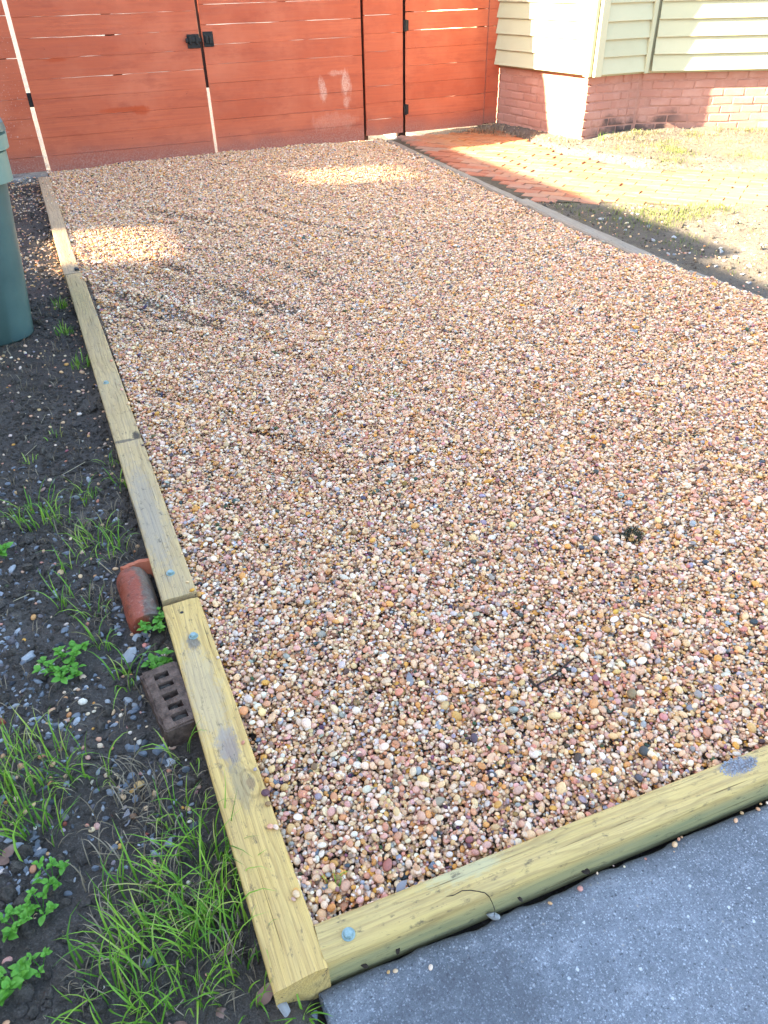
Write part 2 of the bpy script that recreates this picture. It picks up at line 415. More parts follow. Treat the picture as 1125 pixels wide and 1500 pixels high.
path_poly = [(3.46, 7.95), (4.66, 7.95), (4.70, 7.25), (4.55, 6.55), (4.82, 5.55), (5.6, 4.9), (8.0, 3.6), (7.3, 2.9), (4.75, 4.05), (3.95, 4.72), (3.46, 5.0), (3.37, 5.25)]
def path_weight(x, y):
    x = np.asarray(x, float); y = np.asarray(y, float); ins = np.zeros(x.shape, bool); dm = np.full(x.shape, 1e9); n_ = len(path_poly)
    for i in range(n_):
        (ax_, ay_), (bx_, by_) = path_poly[i - 1], path_poly[i]
        if abs(by_ - ay_) > 1e-9: ins ^= ((ay_ > y) != (by_ > y)) & (x < (bx_ - ax_) * (y - ay_) / (by_ - ay_) + ax_)
        t = np.clip(((x - ax_) * (bx_ - ax_) + (y - ay_) * (by_ - ay_)) / ((bx_ - ax_) ** 2 + (by_ - ay_) ** 2), 0, 1)
        dm = np.minimum(dm, np.hypot(x - ax_ - t * (bx_ - ax_), y - ay_ - t * (by_ - ay_)))
    return np.where(ins, 1.0, 1 - sst(dm, .0, .12))

def soilz(x, y):
    x = np.asarray(x, float); y = np.asarray(y, float)
    n = .016 * fbm(x * 1.7, y * 1.7, 3) + .012 * fbm(x * 9, y * 9, 11, 4) + .010 * fbm(x * 26, y * 26, 13, 2) * sst(-x, -.1, .1)
    left = -.068 + n
    right = -.045 + .06 * sst(x, 3.6, 5.0) + n * 1.2 - .01 * sst(x, 3.3, 3.5) * sst(-x, -4.1, -3.6)
    z = left + (right - left) * sst(x, 2.0, 3.3)
    bed = sst(x, .06, .11) * sst(-x, -xr(y) - .05, -xr(y)) * sst(y, .60, .66) * sst(-y, -8.3, -8.05)
    z = z * (1 - bed) + (-.12) * bed
    slab = sst(x, .03, .12) * sst(-y, -.62, -.56)
    z = z * (1 - slab) + (-.16) * slab
    z = z + .035 * np.exp(-((x - .05) / .06) ** 2 - ((y - .545) / .035) ** 2)
    z = z + .022 * np.exp(-((x - .5 * (3.46 + 3.72)) / .2) ** 2 - ((y - 4.88) / .10) ** 2)
    yw = np.where(x < 5.6, 6.6, 6.6 - .43 * (x - 5.6)); z = z + .05 * sst(x, 5.0, 5.3) * sst(y - yw, -.45, -.03) * (.6 + .8 * vnoise(x * 3, y * 3, 5)) * (y < 9)
    w_ = path_weight(x, y); z = z * (1 - w_) + np.minimum(z, -.045) * w_
    far = sst(np.hypot(x - 1, y - 4), 9, 14)
    return z * (1 - far) + (-.07) * far

def axis(segs):
    out = []
    for a, b, n in segs: out += list(np.linspace(a, b, n, endpoint=False))
    return np.array(out)
gx = np.concatenate([axis([(-600, -60, 5), (-60, -6, 10), (-6, -1, 18), (-1, .16, 96), (.16, 3.2, 24), (3.2, 5.6, 80), (5.6, 9, 30), (9, 60, 10), (60, 600, 5)]), [600]])
gy = np.concatenate([axis([(-600, -60, 5), (-60, -5, 10), (-5, .2, 20), (.2, 2.6, 200), (2.6, 5.5, 150), (5.5, 9, 90), (9, 15, 15), (15, 60, 10), (60, 600, 5)]), [600]])
GX, GY = np.meshgrid(gx, gy); GZ = soilz(GX, GY)
nx, ny = len(gx), len(gy)
ii = np.arange(nx * ny).reshape(ny, nx)
gv = np.stack([GX, GY, GZ], -1).reshape(-1, 3)
gf = np.stack([ii[:-1, :-1], ii[:-1, 1:], ii[1:, 1:], ii[1:, :-1]], -1).reshape(-1, 4)
ground = link('ground', mesh('ground', gv, gf, M['soil'], True)); tag(ground, kind='structure', label='dark damp soil of the yard around the gravel bed')

# ------------------------------------------------------------------ instancing of tiny uncountable stuff
lib = bpy.data.collections.new('instance_sources')
def ico(sub, seed, ax=(1, 1, 1), amp=.12, freq=1.4):
    bm = bmesh.new(); bmesh.ops.create_icosphere(bm, subdivisions=sub, radius=1)
    r = np.random.default_rng(seed); d = [(Vector(r.normal(size=3)).normalized(), r.uniform(.5, 1), r.uniform(0, 6)) for _ in range(6)]
    for v in bm.verts:
        q = v.co.copy(); a = sum(w * math.sin(freq * 2 * q.dot(u) + ph) for u, w, ph in d) / 6
        v.co = Vector((q.x * ax[0], q.y * ax[1], q.z * ax[2])) * (1 + amp * 2.5 * a)
    return bm

def instancer(name, pts, rot, scl, idx, col, sources, label, cat, kind='stuff'):
    me = bpy.data.meshes.new(name); me.vertices.add(len(pts))
    me.vertices.foreach_set('co', np.asarray(pts, np.float32).ravel())
    a = me.attributes.new('rot', 'FLOAT_VECTOR', 'POINT'); a.data.foreach_set('vector', np.asarray(rot, np.float32).ravel())
    a = me.attributes.new('scl', 'FLOAT_VECTOR', 'POINT'); a.data.foreach_set('vector', np.asarray(scl, np.float32).ravel())
    a = me.attributes.new('idx', 'INT', 'POINT'); a.data.foreach_set('value', np.asarray(idx, np.int32))
    a = me.attributes.new('col', 'FLOAT_COLOR', 'POINT')
    c4 = np.ones((len(pts), 4), np.float32); c4[:, :3] = col; a.data.foreach_set('color', c4.ravel())
    o = link(name, me)
    c = bpy.data.collections.new(name + '_sources')
    for s in sources: c.objects.link(s)
    ng = bpy.data.node_groups.new(name + '_scatter', 'GeometryNodeTree')
    ng.interface.new_socket('Geometry', in_out='INPUT', socket_type='NodeSocketGeometry')
    ng.interface.new_socket('Geometry', in_out='OUTPUT', socket_type='NodeSocketGeometry')
    N = ng.nodes; L = ng.links
    gi = N.new('NodeGroupInput'); go = N.new('NodeGroupOutput')
    ci = N.new('GeometryNodeCollectionInfo'); ci.inputs['Collection'].default_value = c
    ci.inputs['Separate Children'].default_value = True; ci.inputs['Reset Children'].default_value = True
    ip = N.new('GeometryNodeInstanceOnPoints'); ip.inputs['Pick Instance'].default_value = True
    def na(nm, ty):
        n = N.new('GeometryNodeInputNamedAttribute'); n.data_type = ty; n.inputs['Name'].default_value = nm; return n.outputs['Attribute']
    L.new(gi.outputs[0], ip.inputs['Points']); L.new(ci.outputs[0], ip.inputs['Instance'])
    L.new(na('idx', 'INT'), ip.inputs['Instance Index']); L.new(na('scl', 'FLOAT_VECTOR'), ip.inputs['Scale'])
    er = N.new('FunctionNodeEulerToRotation'); L.new(na('rot', 'FLOAT_VECTOR'), er.inputs[0]); L.new(er.outputs[0], ip.inputs['Rotation'])
    L.new(ip.outputs[0], go.inputs[0])
    md = o.modifiers.new('scatter', 'NODES'); md.node_group = ng
    tag(o, label, cat, kind=kind)
    return o

def src(name, bm, mat, smooth=True):
    return bpy.data.objects.new(name, bm_mesh(name, bm, mat, smooth))

PAL = np.array([(.66, .52, .36), (.55, .36, .19), (.55, .33, .23), (.52, .25, .14), (.55, .29, .08), (.54, .49, .41), (.27, .25, .23), (.70, .63, .51), (.06, .055, .05), (.28, .15, .13), (.30, .32, .34), (.23, .135, .075), (.64, .45, .25)])
PW = np.array([.22, .16, .16, .10, .07, .045, .03, .07, .03, .025, .015, .025, .15]); PW = PW / PW.sum()
def pebble_cols(n):
    c = PAL[rng.choice(len(PAL), n, p=PW)] * rng.uniform(.95, 1.25, (n, 1)) * np.array([1.06, .93, .835])
    return np.clip(c + rng.normal(0, .02, (n, 3)), .02, .85)

# gravel surface
def rut(x, y, a, b, w, d):
    a = np.array(a); b = np.array(b); ab = b - a; L2 = ab @ ab
    t = np.clip(((x - a[0]) * ab[0] + (y - a[1]) * ab[1]) / L2, 0, 1)
    wob = .05 * fbm(x * 3, y * 3, 51, 2)
    dd = np.hypot(x - a[0] - t * ab[0], y - a[1] - t * ab[1]) + wob; w = w * .72
    e = np.minimum(1, 4 * np.minimum(t, 1 - t) + .25)
    return e * 1.05 * (-d * np.exp(-(dd / w) ** 2) + .55 * d * np.exp(-((dd - 2.0 * w) / w) ** 2))
def gravz(x, y):
    z = -.026 + .010 * fbm(x * 1.1, y * 1.1, 71, 3) + .008 * fbm(x * 4.0, y * 4.0, 77, 3)
    z = z + .022 * sst(y, 5.5, 7.8) * sst(x, .15, .9) * sst(-x, -3.2, -2.6)
    z = z + .012 * sst(y, 4.2, 5.2) * sst(-x, -.5, -.1)
    for a, b, w, d in (((.50, 4.9), (1.10, 3.3), .055, .026), ((.1, 4.5), (.75, 3.35), .05, .024), ((.14, 4.1), (.6, 3.6), .045, .02),
                       ((.15, 3.2), (.77, 1.98), .055, .024), ((.75, 3.5), (1.05, 2.2), .055, .022), ((1.0, 4.9), (1.5, 3.5), .06, .016),
                       ((.3, 5.1), (.75, 4.4), .05, .018), ((1.3, 6.0), (1.9, 4.6), .06, .015), ((.5, 6.3), (1.3, 5.2), .06, .015), ((.5, 2.9), (1.0, 1.8), .05, .014)):
        z = z + rut(x, y, a, b, w, d)
    return z
# base sheet below the pebbles
bx = np.linspace(0, 1, 90); by = np.linspace(.60, 8.02, 220)
BX, BY = np.meshgrid(bx, by); XX = .075 + BX * (xr(BY) - .045 + .01 - .075 + .04)
BZ = gravz(XX, BY) - .034
ii = np.arange(BX.size).reshape(BX.shape)
bf = np.stack([ii[:-1, :-1], ii[:-1, 1:], ii[1:, 1:], ii[1:, :-1]], -1).reshape(-1, 4)
bed = link('gravel_bed', mesh('gravel_bed', np.stack([XX, BY, BZ], -1).reshape(-1, 3), bf, M['bed'], True))
tag(bed, kind='structure', label='base layer of the gravel parking bed')

def deposit():
    res = .004; x0, y0 = .05, .55; W = int(3.5 / res); Hh = int(7.6 / res)
    cx = x0 + (np.arange(W) + .5) * res; cy = y0 + (np.arange(Hh) + .5) * res
    CX, CY = np.meshgrid(cx, cy)
    hm = (gravz(CX, CY) - .016).astype(np.float64)
    n_near, n_far = 310000, 175000
    ys = np.concatenate([rng.uniform(.6, 3.6, n_near), rng.uniform(3.6, 8.04, n_far)])
    u = rng.random(len(ys)); lo = np.where(ys > 4.7, .068, .108); xs = lo + u * (xr(ys) - lo + .03)
    ok = (ys > yfront(xs) + .068); xs = xs[ok]; ys = ys[ok]; n = len(xs)
    r = .0038 * np.exp(rng.normal(0, .38, n)); r = np.clip(r, .0019, .0110)
    ax = np.stack([r * rng.uniform(1.05, 1.5, n), r, r * rng.uniform(.55, .85, n)], -1)
    order = rng.permutation(n)
    X = xs.copy(); Y = ys.copy(); Z = np.zeros(n)
    jx = rng.uniform(-.02, .02, (n, 2)).tolist(); cl = ax[:, 2].tolist()
    xl = xs.tolist(); yl = ys.tolist(); rl = r.tolist()
    for i in order.tolist():
        best = None
        for q in (0, 1):
            xx = xl[i] + (jx[i][0] if q else 0); yy = yl[i] + (jx[i][1] if q else 0)
            a = int((yy - y0) / res); b = int((xx - x0) / res)
            if a < 2 or b < 2 or a > Hh - 3 or b > W - 3: continue
            if q and (xx < .108 or yy < .662 or xx > 3.3): continue
            hgt = hm[a, b]
            if best is None or hgt < best[0]: best = (hgt, a, b, xx, yy)
        if best is None: Z[i] = -.03; continue
        hgt, a, b, xx, yy = best
        w = 1 if rl[i] < .0068 else 2
        p = hm[a - w:a + w + 1, b - w:b + w + 1]
        base = .45 * p.max() + .55 * p.mean()
        c = cl[i]; z = base + .6 * c
        np.maximum(p, z + .35 * c, out=p); hm[a, b] = z + c
        X[i] = xx; Y[i] = yy; Z[i] = z
    return X, Y, Z, ax
PX, PY, PZ, PAX = deposit()
ey = np.concatenate([rng.uniform(4.55, 5.3, 110), rng.uniform(6.6, 7.66, 120), rng.uniform(.7, 4.6, 40)]); ex = np.concatenate([.115 - np.abs(rng.normal(0, .03, 110)), .10 - np.abs(rng.normal(0, .05, 120)), .116 - np.abs(rng.normal(0, .012, 40))]); ex = np.clip(ex, .0, .115)
e_r = np.clip(.0042 * np.exp(rng.normal(0, .3, len(ex))), .0025, .009)
sx_ = rng.uniform(.12, 1.3, 26); sy_ = yfront(sx_) - .012 - np.abs(rng.normal(0, .015, 26)); s_r = np.clip(.0028 * np.exp(rng.normal(0, .4, 26)), .0015, .006)
eax = np.concatenate([np.stack([e_r * 1.25, e_r, e_r * .7], -1), np.stack([s_r * 1.25, s_r, s_r * .7], -1)])
PX = np.concatenate([PX, ex, sx_]); PY = np.concatenate([PY, ey, sy_]); PZ = np.concatenate([PZ, np.where(ey > 4.7, -.004, 0) + e_r * .62, -.074 + s_r * .6]); PAX = np.concatenate([PAX, eax])
n = len(PX)
prot = np.stack([rng.normal(0, .35, n), rng.normal(0, .35, n), rng.uniform(0, 6.28, n)], -1)
peb_src = [src('pebble_source', ico(2, 100 + i, (1, 1, 1), .07 + .03 * (i % 3), 1.2), M['pebble']) for i in range(8)]
instancer('gravel', np.stack([PX, PY, PZ], -1), prot, PAX, rng.integers(0, 8, n), pebble_cols(n), peb_src,
          'rounded multicoloured pea gravel filling the timber-edged bed', 'gravel')

# loose pebbles and crumbs strewn over the soil
def scatter_soil(n, xr_, yr_, dens):
    xs = rng.uniform(*xr_, n); ys = rng.uniform(*yr_, n); k = rng.random(n) < dens(xs, ys)
    return xs[k], ys[k]
def d_loose(x, y):
    d = .10 + .25 * sst(fbm(x * 3, y * 3, 91, 3), .0, .45)
    d = d + .75 * sst(y, 4.7, 5.2) * sst(-y, -6.3, -5.6) + .5 * sst(y, 6.0, 7.4) + .18 * sst(x, -.12, .02)
    d = np.where(y < 1.0, d * .25, d)
    return np.where((x > .0) & (y < 4.7), 0, d * (x < .015))
lx, ly = scatter_soil(17000, (-1.0, .02), (.55, 8.0), d_loose)
rx_, ry_ = scatter_soil(5200, (3.42, 5.0), (2.6, 7.9), lambda x, y: .15 + .5 * sst(fbm(x * 3, y * 3, 91, 3), .0, .5) * sst(-x, -4.2, -3.4))
lx = np.concatenate([lx, rx_]); ly = np.concatenate([ly, ry_]); nl = len(lx)
r = np.clip(.0048 * np.exp(rng.normal(0, .3, nl)), .0025, .011)
instancer('loose_pebbles', np.stack([lx, ly, soilz(lx, ly) + r * .3], -1), np.stack([rng.normal(0, .3, nl), rng.normal(0, .3, nl), rng.uniform(0, 6.28, nl)], -1),
          np.stack([r * 1.3, r, r * .7], -1), rng.integers(0, 8, nl), pebble_cols(nl) * .9,
          [src('pebble_source', ico(2, 130 + i, (1, 1, 1), .1, 1.3), M['pebble']) for i in range(8)], 'small loose pebbles strewn over the bare soil', 'pebbles')
chx, chy = scatter_soil(4200, (-.62, -.02), (.95, 2.7), lambda x, y: .25 + .75 * sst(-y, -2.1, -1.7) * sst(fbm(x * 4, y * 4, 19, 2), -.3, .2))
nch = len(chx); r = np.clip(.0058 * np.exp(rng.normal(0, .4, nch)), .003, .014)
def chip(i):
    bm = ico(2, 180 + i, (1, .8, .55), .16, 1.3); q_ = np.random.default_rng(180 + i)
    for _ in range(9):
        nn = Vector(q_.normal(size=3)).normalized(); d_ = q_.uniform(.4, .65)
        for v in bm.verts:
            e = v.co.dot(nn) - d_
            if e > 0: v.co -= nn * e
    return bm
gcol = np.array([(.10, .105, .11), (.17, .18, .19), (.25, .255, .26), (.12, .10, .095), (.33, .33, .32)])[rng.integers(0, 5, nch)] * rng.uniform(.7, 1.2, (nch, 1))
instancer('stone_chips', np.stack([chx, chy, soilz(chx, chy) + r * .2], -1), np.stack([rng.normal(0, .3, nch), rng.normal(0, .3, nch), rng.uniform(0, 6.28, nch)], -1),
          np.stack([r * 1.3, r, r], -1), rng.integers(0, 6, nch), gcol, [src('chip_source', chip(i), M['pebble'], False) for i in range(6)], 'fine slate chips trodden into the dark soil', 'stone chips')
M['clod'] = mat_simple('soil_clod', (.04, .031, .023), (.15, .12, .09), .95, 1.6, 0, .6, .3)
cx_, cy_ = scatter_soil(42000, (-.9, .04), (.5, 7.9), lambda x, y: np.where(y < 3.4, .85, .35) * (.3 + .7 * sst(fbm(x * 4, y * 4, 33, 3), -.2, .3)) * (x < .02))
c2, d2 = scatter_soil(6000, (3.38, 5.6), (2.6, 7.0), lambda x, y: .6 + 0 * x)
cx_ = np.concatenate([cx_, c2]); cy_ = np.concatenate([cy_, d2]); nc = len(cx_)
r = np.clip(.0040 * np.exp(rng.normal(0, .6, nc)), .0015, .022)
bx_c, by_c = scatter_soil(2300, (-.75, -.01), (.55, 4.6), lambda x, y: .35 + .65 * sst(fbm(x * 3.5, y * 3.5, 47, 2), -.1, .3))
nb = len(bx_c); rb_ = np.clip(.010 * np.exp(rng.normal(0, .4, nb)), .005, .026)
instancer('soil_clods', np.stack([bx_c, by_c, soilz(bx_c, by_c) - rb_ * .15], -1), np.stack([rng.normal(0, .4, nb), rng.normal(0, .4, nb), rng.uniform(0, 6.28, nb)], -1), np.stack([rb_ * 1.3, rb_, rb_ * .6], -1),
          rng.integers(0, 6, nb), np.full((nb, 3), .1), [src('clod_source', ico(3, 260 + i, (1, 1, 1), .26, 2.4), M['soil'], True) for i in range(6)],
          'lumps of dark earth half sunk in the soil strip', 'soil clods')
instancer('soil_crumbs', np.stack([cx_, cy_, soilz(cx_, cy_) + r * .15], -1), rng.uniform(0, 6.28, (nc, 3)), np.stack([r * 1.2, r, r * .75], -1),
          rng.integers(0, 5, nc), np.full((nc, 3), .1), [src('crumb_source', ico(1, 160 + i, (1, 1, 1), .22, 2.0), M['clod'], False) for i in range(5)],
          'crumbly clods lying on the dark soil', 'soil crumbs')

# ------------------------------------------------------------------ timbers
def timber_mesh(name, L, W, Hh, mat, rads=(.006, .006, .004, .004), seed=0, nseg=60, dents=(), wob=.0015):
    """local X along the length, Y across 0..W, top at z=0. rads: radius at y=0 top, y=W top, y=W bottom, y=0 bottom"""
    prof = []
    for (cy, cz, a0, r_) in ((0, 0, math.pi, rads[0]), (W, 0, math.pi / 2, rads[1]), (W, -Hh, 0, rads[2]), (0, -Hh, -math.pi / 2, rads[3])):
        sy = 1 if cy == 0 else -1; sz = -1 if cz == 0 else 1
        for q in range(5):
            a = a0 - q / 4 * math.pi / 2
            prof.append((cy + sy * r_ + math.cos(a) * r_, cz + sz * r_ + math.sin(a) * r_))
    # extra points across the top so that the face can undulate
    top = [(rads[0] + (W - rads[0] - rads[1]) * t, 0.0) for t in (.2, .4, .6, .8)]
    prof = prof[:5] + top + prof[5:]
    P = np.array(prof); m_ = len(P)
    v = []; f = []
    xs = np.linspace(0, L, nseg + 1)
    for i, x in enumerate(xs):
        ny_ = wob * 2 * fbm(np.full(m_, x * 1.2), P[:, 0] * 3, 200 + seed, 3)
        nz_ = wob * fbm(np.full(m_, x * 9), P[:, 0] * 40, 300 + seed, 3)
        e = 1.0
        for j in range(m_):
            y, z = P[j]; z2 = z + (nz_[j] if z > -Hh * .7 else 0)
            for (dx_, dy_, rr, dd) in dents:
                q = math.hypot((x - dx_) / rr, (y - dy_) / (rr * 1.3))
                if q < 1: z2 -= dd * (1 - q * q) ** 2
            xe = x + (0 if 0 < i < nseg else (.004 * (vnoise(y * 60, z * 60, seed + i) - .5)))
            v.append((xe, y + ny_[j], z2))
    for i in range(nseg):
        for j in range(m_):
            a = i * m_ + j; b = i * m_ + (j + 1) % m_; f.append((a, a + m_, b + m_, b))
    f.append(tuple(range(m_))); f.append(tuple(range(nseg * m_ + m_ - 1, nseg * m_ - 1, -1)))
    me = mesh(name, v, f, mat, True)
    me.set_sharp_from_angle(angle=math.radians(38))
    return me

def bolt_mesh():
    bm = bmesh.new()
    bmesh.ops.create_cone(bm, cap_ends=True, segments=24, radius1=.0125, radius2=.0120, depth=.0022, matrix=Matrix.Translation((0, 0, .0011)))
    r_ = bmesh.ops.create_cone(bm, cap_ends=True, segments=6, radius1=.0098, radius2=.0092, depth=.007, matrix=Matrix.Translation((0, 0, .0055)))
    bmesh.ops.bevel(bm, geom=list({e for v in r_['verts'] for e in v.link_edges}), offset=.0012, segments=2, affect='EDGES')
    return bm_mesh('bolt', bm, M['galv'])
BOLT = bolt_mesh()
def hole_mesh():
    bm = bmesh.new(); bmesh.ops.create_circle(bm, cap_ends=True, segments=14, radius=.005)
    return bm_mesh('nail_hole', bm, M['rubber'])
HOLE = hole_mesh()

def timber(name, p0, p1, W, Hh, mat, label, group=None, z=0.0, bolts=(), holes=(), z1=None, **kw):
    p0 = Vector((*p0, z)); p1 = Vector((*p1, z if z1 is None else z1)); d = p1 - p0
    o = link(name, timber_mesh(name, d.length, W, Hh, mat, **kw), None, p0)
    o.rotation_euler = Vector((d.x, d.y, d.z)).to_track_quat('X', 'Z').to_euler()
    tag(o, label, 'timber', group)
    for (bx_, by_) in bolts: link('bolt', BOLT, o, (bx_, by_, -.0004), (0.05, -.04, random.uniform(0, 3)))
    for (bx_, by_) in holes: link('nail_hole', HOLE, o, (bx_, by_, .0006))
    return o
# local +Y of a timber running towards +Y world points to -X, so start on the inner (right) face
timber('edging_timber', (.118, .583), (.112, 1.628), .10, .10, M['wood_near'], 'short clean yellow timber with a dark knot, butted against the front timber',
       seed=1, bolts=((.897, .045),), holes=((1.0, .055),), dents=((.41, .026, .03, .003),))
timber('edging_timber', (.112, 1.652), (.085, 4.735), .098, .10, M['wood_mid'], 'long grey-streaked timber with two bolts beside the soil strip',
       seed=2, nseg=120, bolts=((.11, .052), (1.49, .062)), dents=((.975, .015, .05, .009), (.95, .08, .03, .004)))
timber('edging_timber', (.074, 4.76), (.066, 7.66), .095, .10, M['wood_far'], 'weathered timber running up to the red gate, partly covered by spilled pebbles',
       seed=3, nseg=90, z=-.004)
ft = timber('edging_timber', (.114, .5943), (3.42, .452), .068, .105, M['wood_front'], 'long front timber with rounded edge lying along the concrete',
       seed=4, nseg=160, rads=(.013, .006, .006, .006), bolts=((.054, .026),), wob=.003)
# right-hand old edging
timber('edging_timber', (3.40, 7.86), (3.275, 5.10), .065, .08, M['wood_old'], 'worn pale edging board between gravel and shaded brick path', seed=5, z=-.022, rads=(.012,) * 4, wob=.004)
timber('edging_timber', (3.275, 5.08), (3.185, 3.27), .10, .08, M['wood_old'], 'cracked grey edging board beside the dark soil strip near the path', seed=6, z=-.018, rads=(.014,) * 4, wob=.005)
timber('edging_timber', (3.21, 3.24), (3.33, .62), .11, .08, M['wood_old'], 'half-buried grey edging board beyond the cracked one, ending in the sunny soil', seed=7, z=-.026, rads=(.014,) * 4, wob=.005)

# ------------------------------------------------------------------ concrete slab
def slab():
    nx_ = 420; xs = np.linspace(.085, 6.5, nx_); xs = .085 + (xs - .085) ** 1.0
    xs = np.concatenate([np.linspace(.085, 1.6, 360, endpoint=False), np.linspace(1.6, 6.5, 60)])
    edge = yfront(xs) - .008 - .009 * np.abs(fbm(xs * 5, xs * 0, 401, 3)) - .006 * np.maximum(0, fbm(xs * 22, xs * 0 + 3, 405, 2))
    offs = np.concatenate([[0, .004, .010, .02, .035], np.linspace(.06, .6, 40), [1.2, 2.5, 5, 8]])
    zs = np.concatenate([[-.010, -.004, -.0015, -.0005, 0], np.zeros(44)])
    v = []; f = []
    for j, o_ in enumerate(offs):
        wj = max(0, 1 - o_ / .1)
        yy = (edge * wj + (yfront(xs) - .015) * (1 - wj)) - o_
        xx = xs.copy()
        xx[0] += .02 * (vnoise(o_ * 30, 0, 9) - .5); xx[1] = xx[0] + .004
        zz = -.074 + zs[j] + .0012 * fbm(xx * 6, yy * 6, 410, 3) + (.0018 * fbm(xx * 50, yy * 50, 411, 2) if o_ < .1 else 0) - .004 * np.exp(-((xx - .085) / .01) ** 2)
        v.append(np.stack([xx, yy, zz], -1))
    top = np.concatenate(v); mrow = len(xs)
    ii = np.arange(len(top)).reshape(len(offs), mrow)
    f = np.stack([ii[:-1, :-1], ii[1:, :-1], ii[1:, 1:], ii[:-1, 1:]], -1).reshape(-1, 4).tolist()
    b0 = len(top); low = top[:mrow].copy(); low[:, 2] = -.18
    lowl = top[ii[:, 0]].copy(); lowl[:, 2] = -.18
    f += [(b0 + i, int(ii[0, i]), int(ii[0, i + 1]), b0 + i + 1) for i in range(mrow - 1)]
    b1 = b0 + mrow
    f += [(b1 + i + 1, int(ii[i + 1, 0]), int(ii[i, 0]), b1 + i) for i in range(len(offs) - 1)]
    return mesh('concrete_pavement', np.concatenate([top, low, lowl]), f, M['concrete'], True)
sb = link('concrete_pavement', slab()); tag(sb, kind='structure', label='speckled blue-grey concrete pavement with a chipped edge')

# ------------------------------------------------------------------ red fence and gates (plane y = 8)
def board_mesh(L, Hb, seed, gapw=.0025):
    ns = 22; v = []; f = []
    for i in range(ns + 1):
        x = L * i / ns
        tz = Hb - gapw * .5 + gapw * float(fbm(x * 5.5, 0.0, 500 + seed, 3)) * 1.6
        bz = gapw * .5 + gapw * float(fbm(x * 5.5, 5.0, 500 + seed, 3)) * 1.6
        yo = .003 * float(fbm(x * 1.5, 9.0, 500 + seed, 2))
        for (y, z) in ((0 + yo, bz + .0015), (0 + yo, tz - .0015), (.002 + yo, tz), (.021 + yo, tz), (.021 + yo, bz), (.002 + yo, bz)):
            v.append((x, y, z))
    for i in range(ns):
        for j in range(6):
            a = i * 6 + j; b = i * 6 + (j + 1) % 6; f.append((a, b, b + 6, a + 6))
    f.append(tuple(range(5, -1, -1))); f.append(tuple(ns * 6 + j for j in range(6)))
    return mesh('board', v, f, M['paint'])

FENCE_TOP = 2.55
def panel(name, x0, x1, rows, label, cat, bottom, pitch=.152, battens=(), gaps=None, seed=0):
    o = empty(name, (x0, 8.0, bottom)); tag(o, label, cat)
    L = x1 - x0
    variants = [[board_mesh(L, pitch, seed * 10 + q, g_) for q in range(2)] for g_ in (.0008, .0028, .0052)]
    z = rows; k = 0
    first = True
    while z < FENCE_TOP:
        gi_ = gaps[k % len(gaps)] if gaps else 0
        b = link('board', variants[gi_][k % 2], o, (0, random.uniform(-.0015, .0015), z - bottom), (0, random.uniform(-.0022, .0022) / max(L, .5), 0))
        if first:
            hb = (rows + pitch - bottom)
            sc_ = hb / pitch if rows < bottom else 1.0
            b.location.z = max(0.0, rows - bottom); b.scale.z = sc_; first = False
        z += pitch; k += 1
    for (bx_, z0, z1) in battens:
        link('batten', box_mesh('batten', (bx_ - x0 - .04, .0225, z0 - bottom), (bx_ - x0 + .04, .06, z1 - bottom), M['post'], .003), o)
    return o
panel('board_fence', -3.0, .062, -.045 + .15, 'red board fence panel behind the green bin', 'fence', -.022, battens=((-.06, .0, 2.35), (-1.5, 0, 2.35)), gaps=(0, 0, 0, 0, 0, 1), seed=1)
fp = [o for o in COL.objects if o.name.startswith('board_fence')][0]
link('board', board_mesh(3.062, .125, 77, .0012), fp, (0, 0, .001))
gl = panel('gate_leaf', .098, 1.632, -.05, 'wide red gate leaf carrying the black latch keeper, next to the bin', 'gate', -.03, pitch=.1505,
           battens=((.16, .05, 2.3), (.86, .05, 2.3), (1.675, .55, 2.35)), gaps=(0, 0, 0, 0, 1, 0, 2, 1, 1), seed=2)
gr = panel('gate_leaf', 1.662, 3.216, -.03, 'wide red gate leaf with pale scuff marks near its foot', 'gate', -.028, pitch=.1535,
           battens=((2.44, .05, 2.3), (3.17, .05, 2.3)), gaps=(0, 0, 0, 0, 0, 0, 1, 1, 0), seed=3)
panel('board_fence', 3.246, 3.664, .008, 'narrow fixed red board panel between the gates', 'fence', .006, pitch=.1505, gaps=(1, 0, 0, 0, 0, 0, 0, 1), seed=4)
pg = panel('pedestrian_gate', 3.70, 4.632, .008, 'narrow red walk-through gate with light showing beneath it', 'gate', .006, pitch=.1525,
           battens=((3.76, .02, 2.3), (4.57, .02, 2.3)), gaps=(0, 0, 0, 0, 0, 0, 1, 2, 0), seed=5)
panel('board_fence', 4.645, 4.80, .02, 'slim red board strip joining the fence to the house wall', 'fence', .018, pitch=.1505, gaps=(0, 0, 1, 0), seed=6)
for (x, lab) in ((3.243, 'dark post behind the joint of scuffed gate leaf and narrow panel'), (3.683, 'dark post on which the walk-through gate hangs'), (4.70, 'dark post behind the slim strip at the house')):
    po = link('fence_post', box_mesh('fence_post', (-.045, 0, -.35), (.045, .09, 2.4), M['post'], .004), None, (x, 8.062, 0)); tag(po, lab, 'post', 'dark posts behind the red fence')
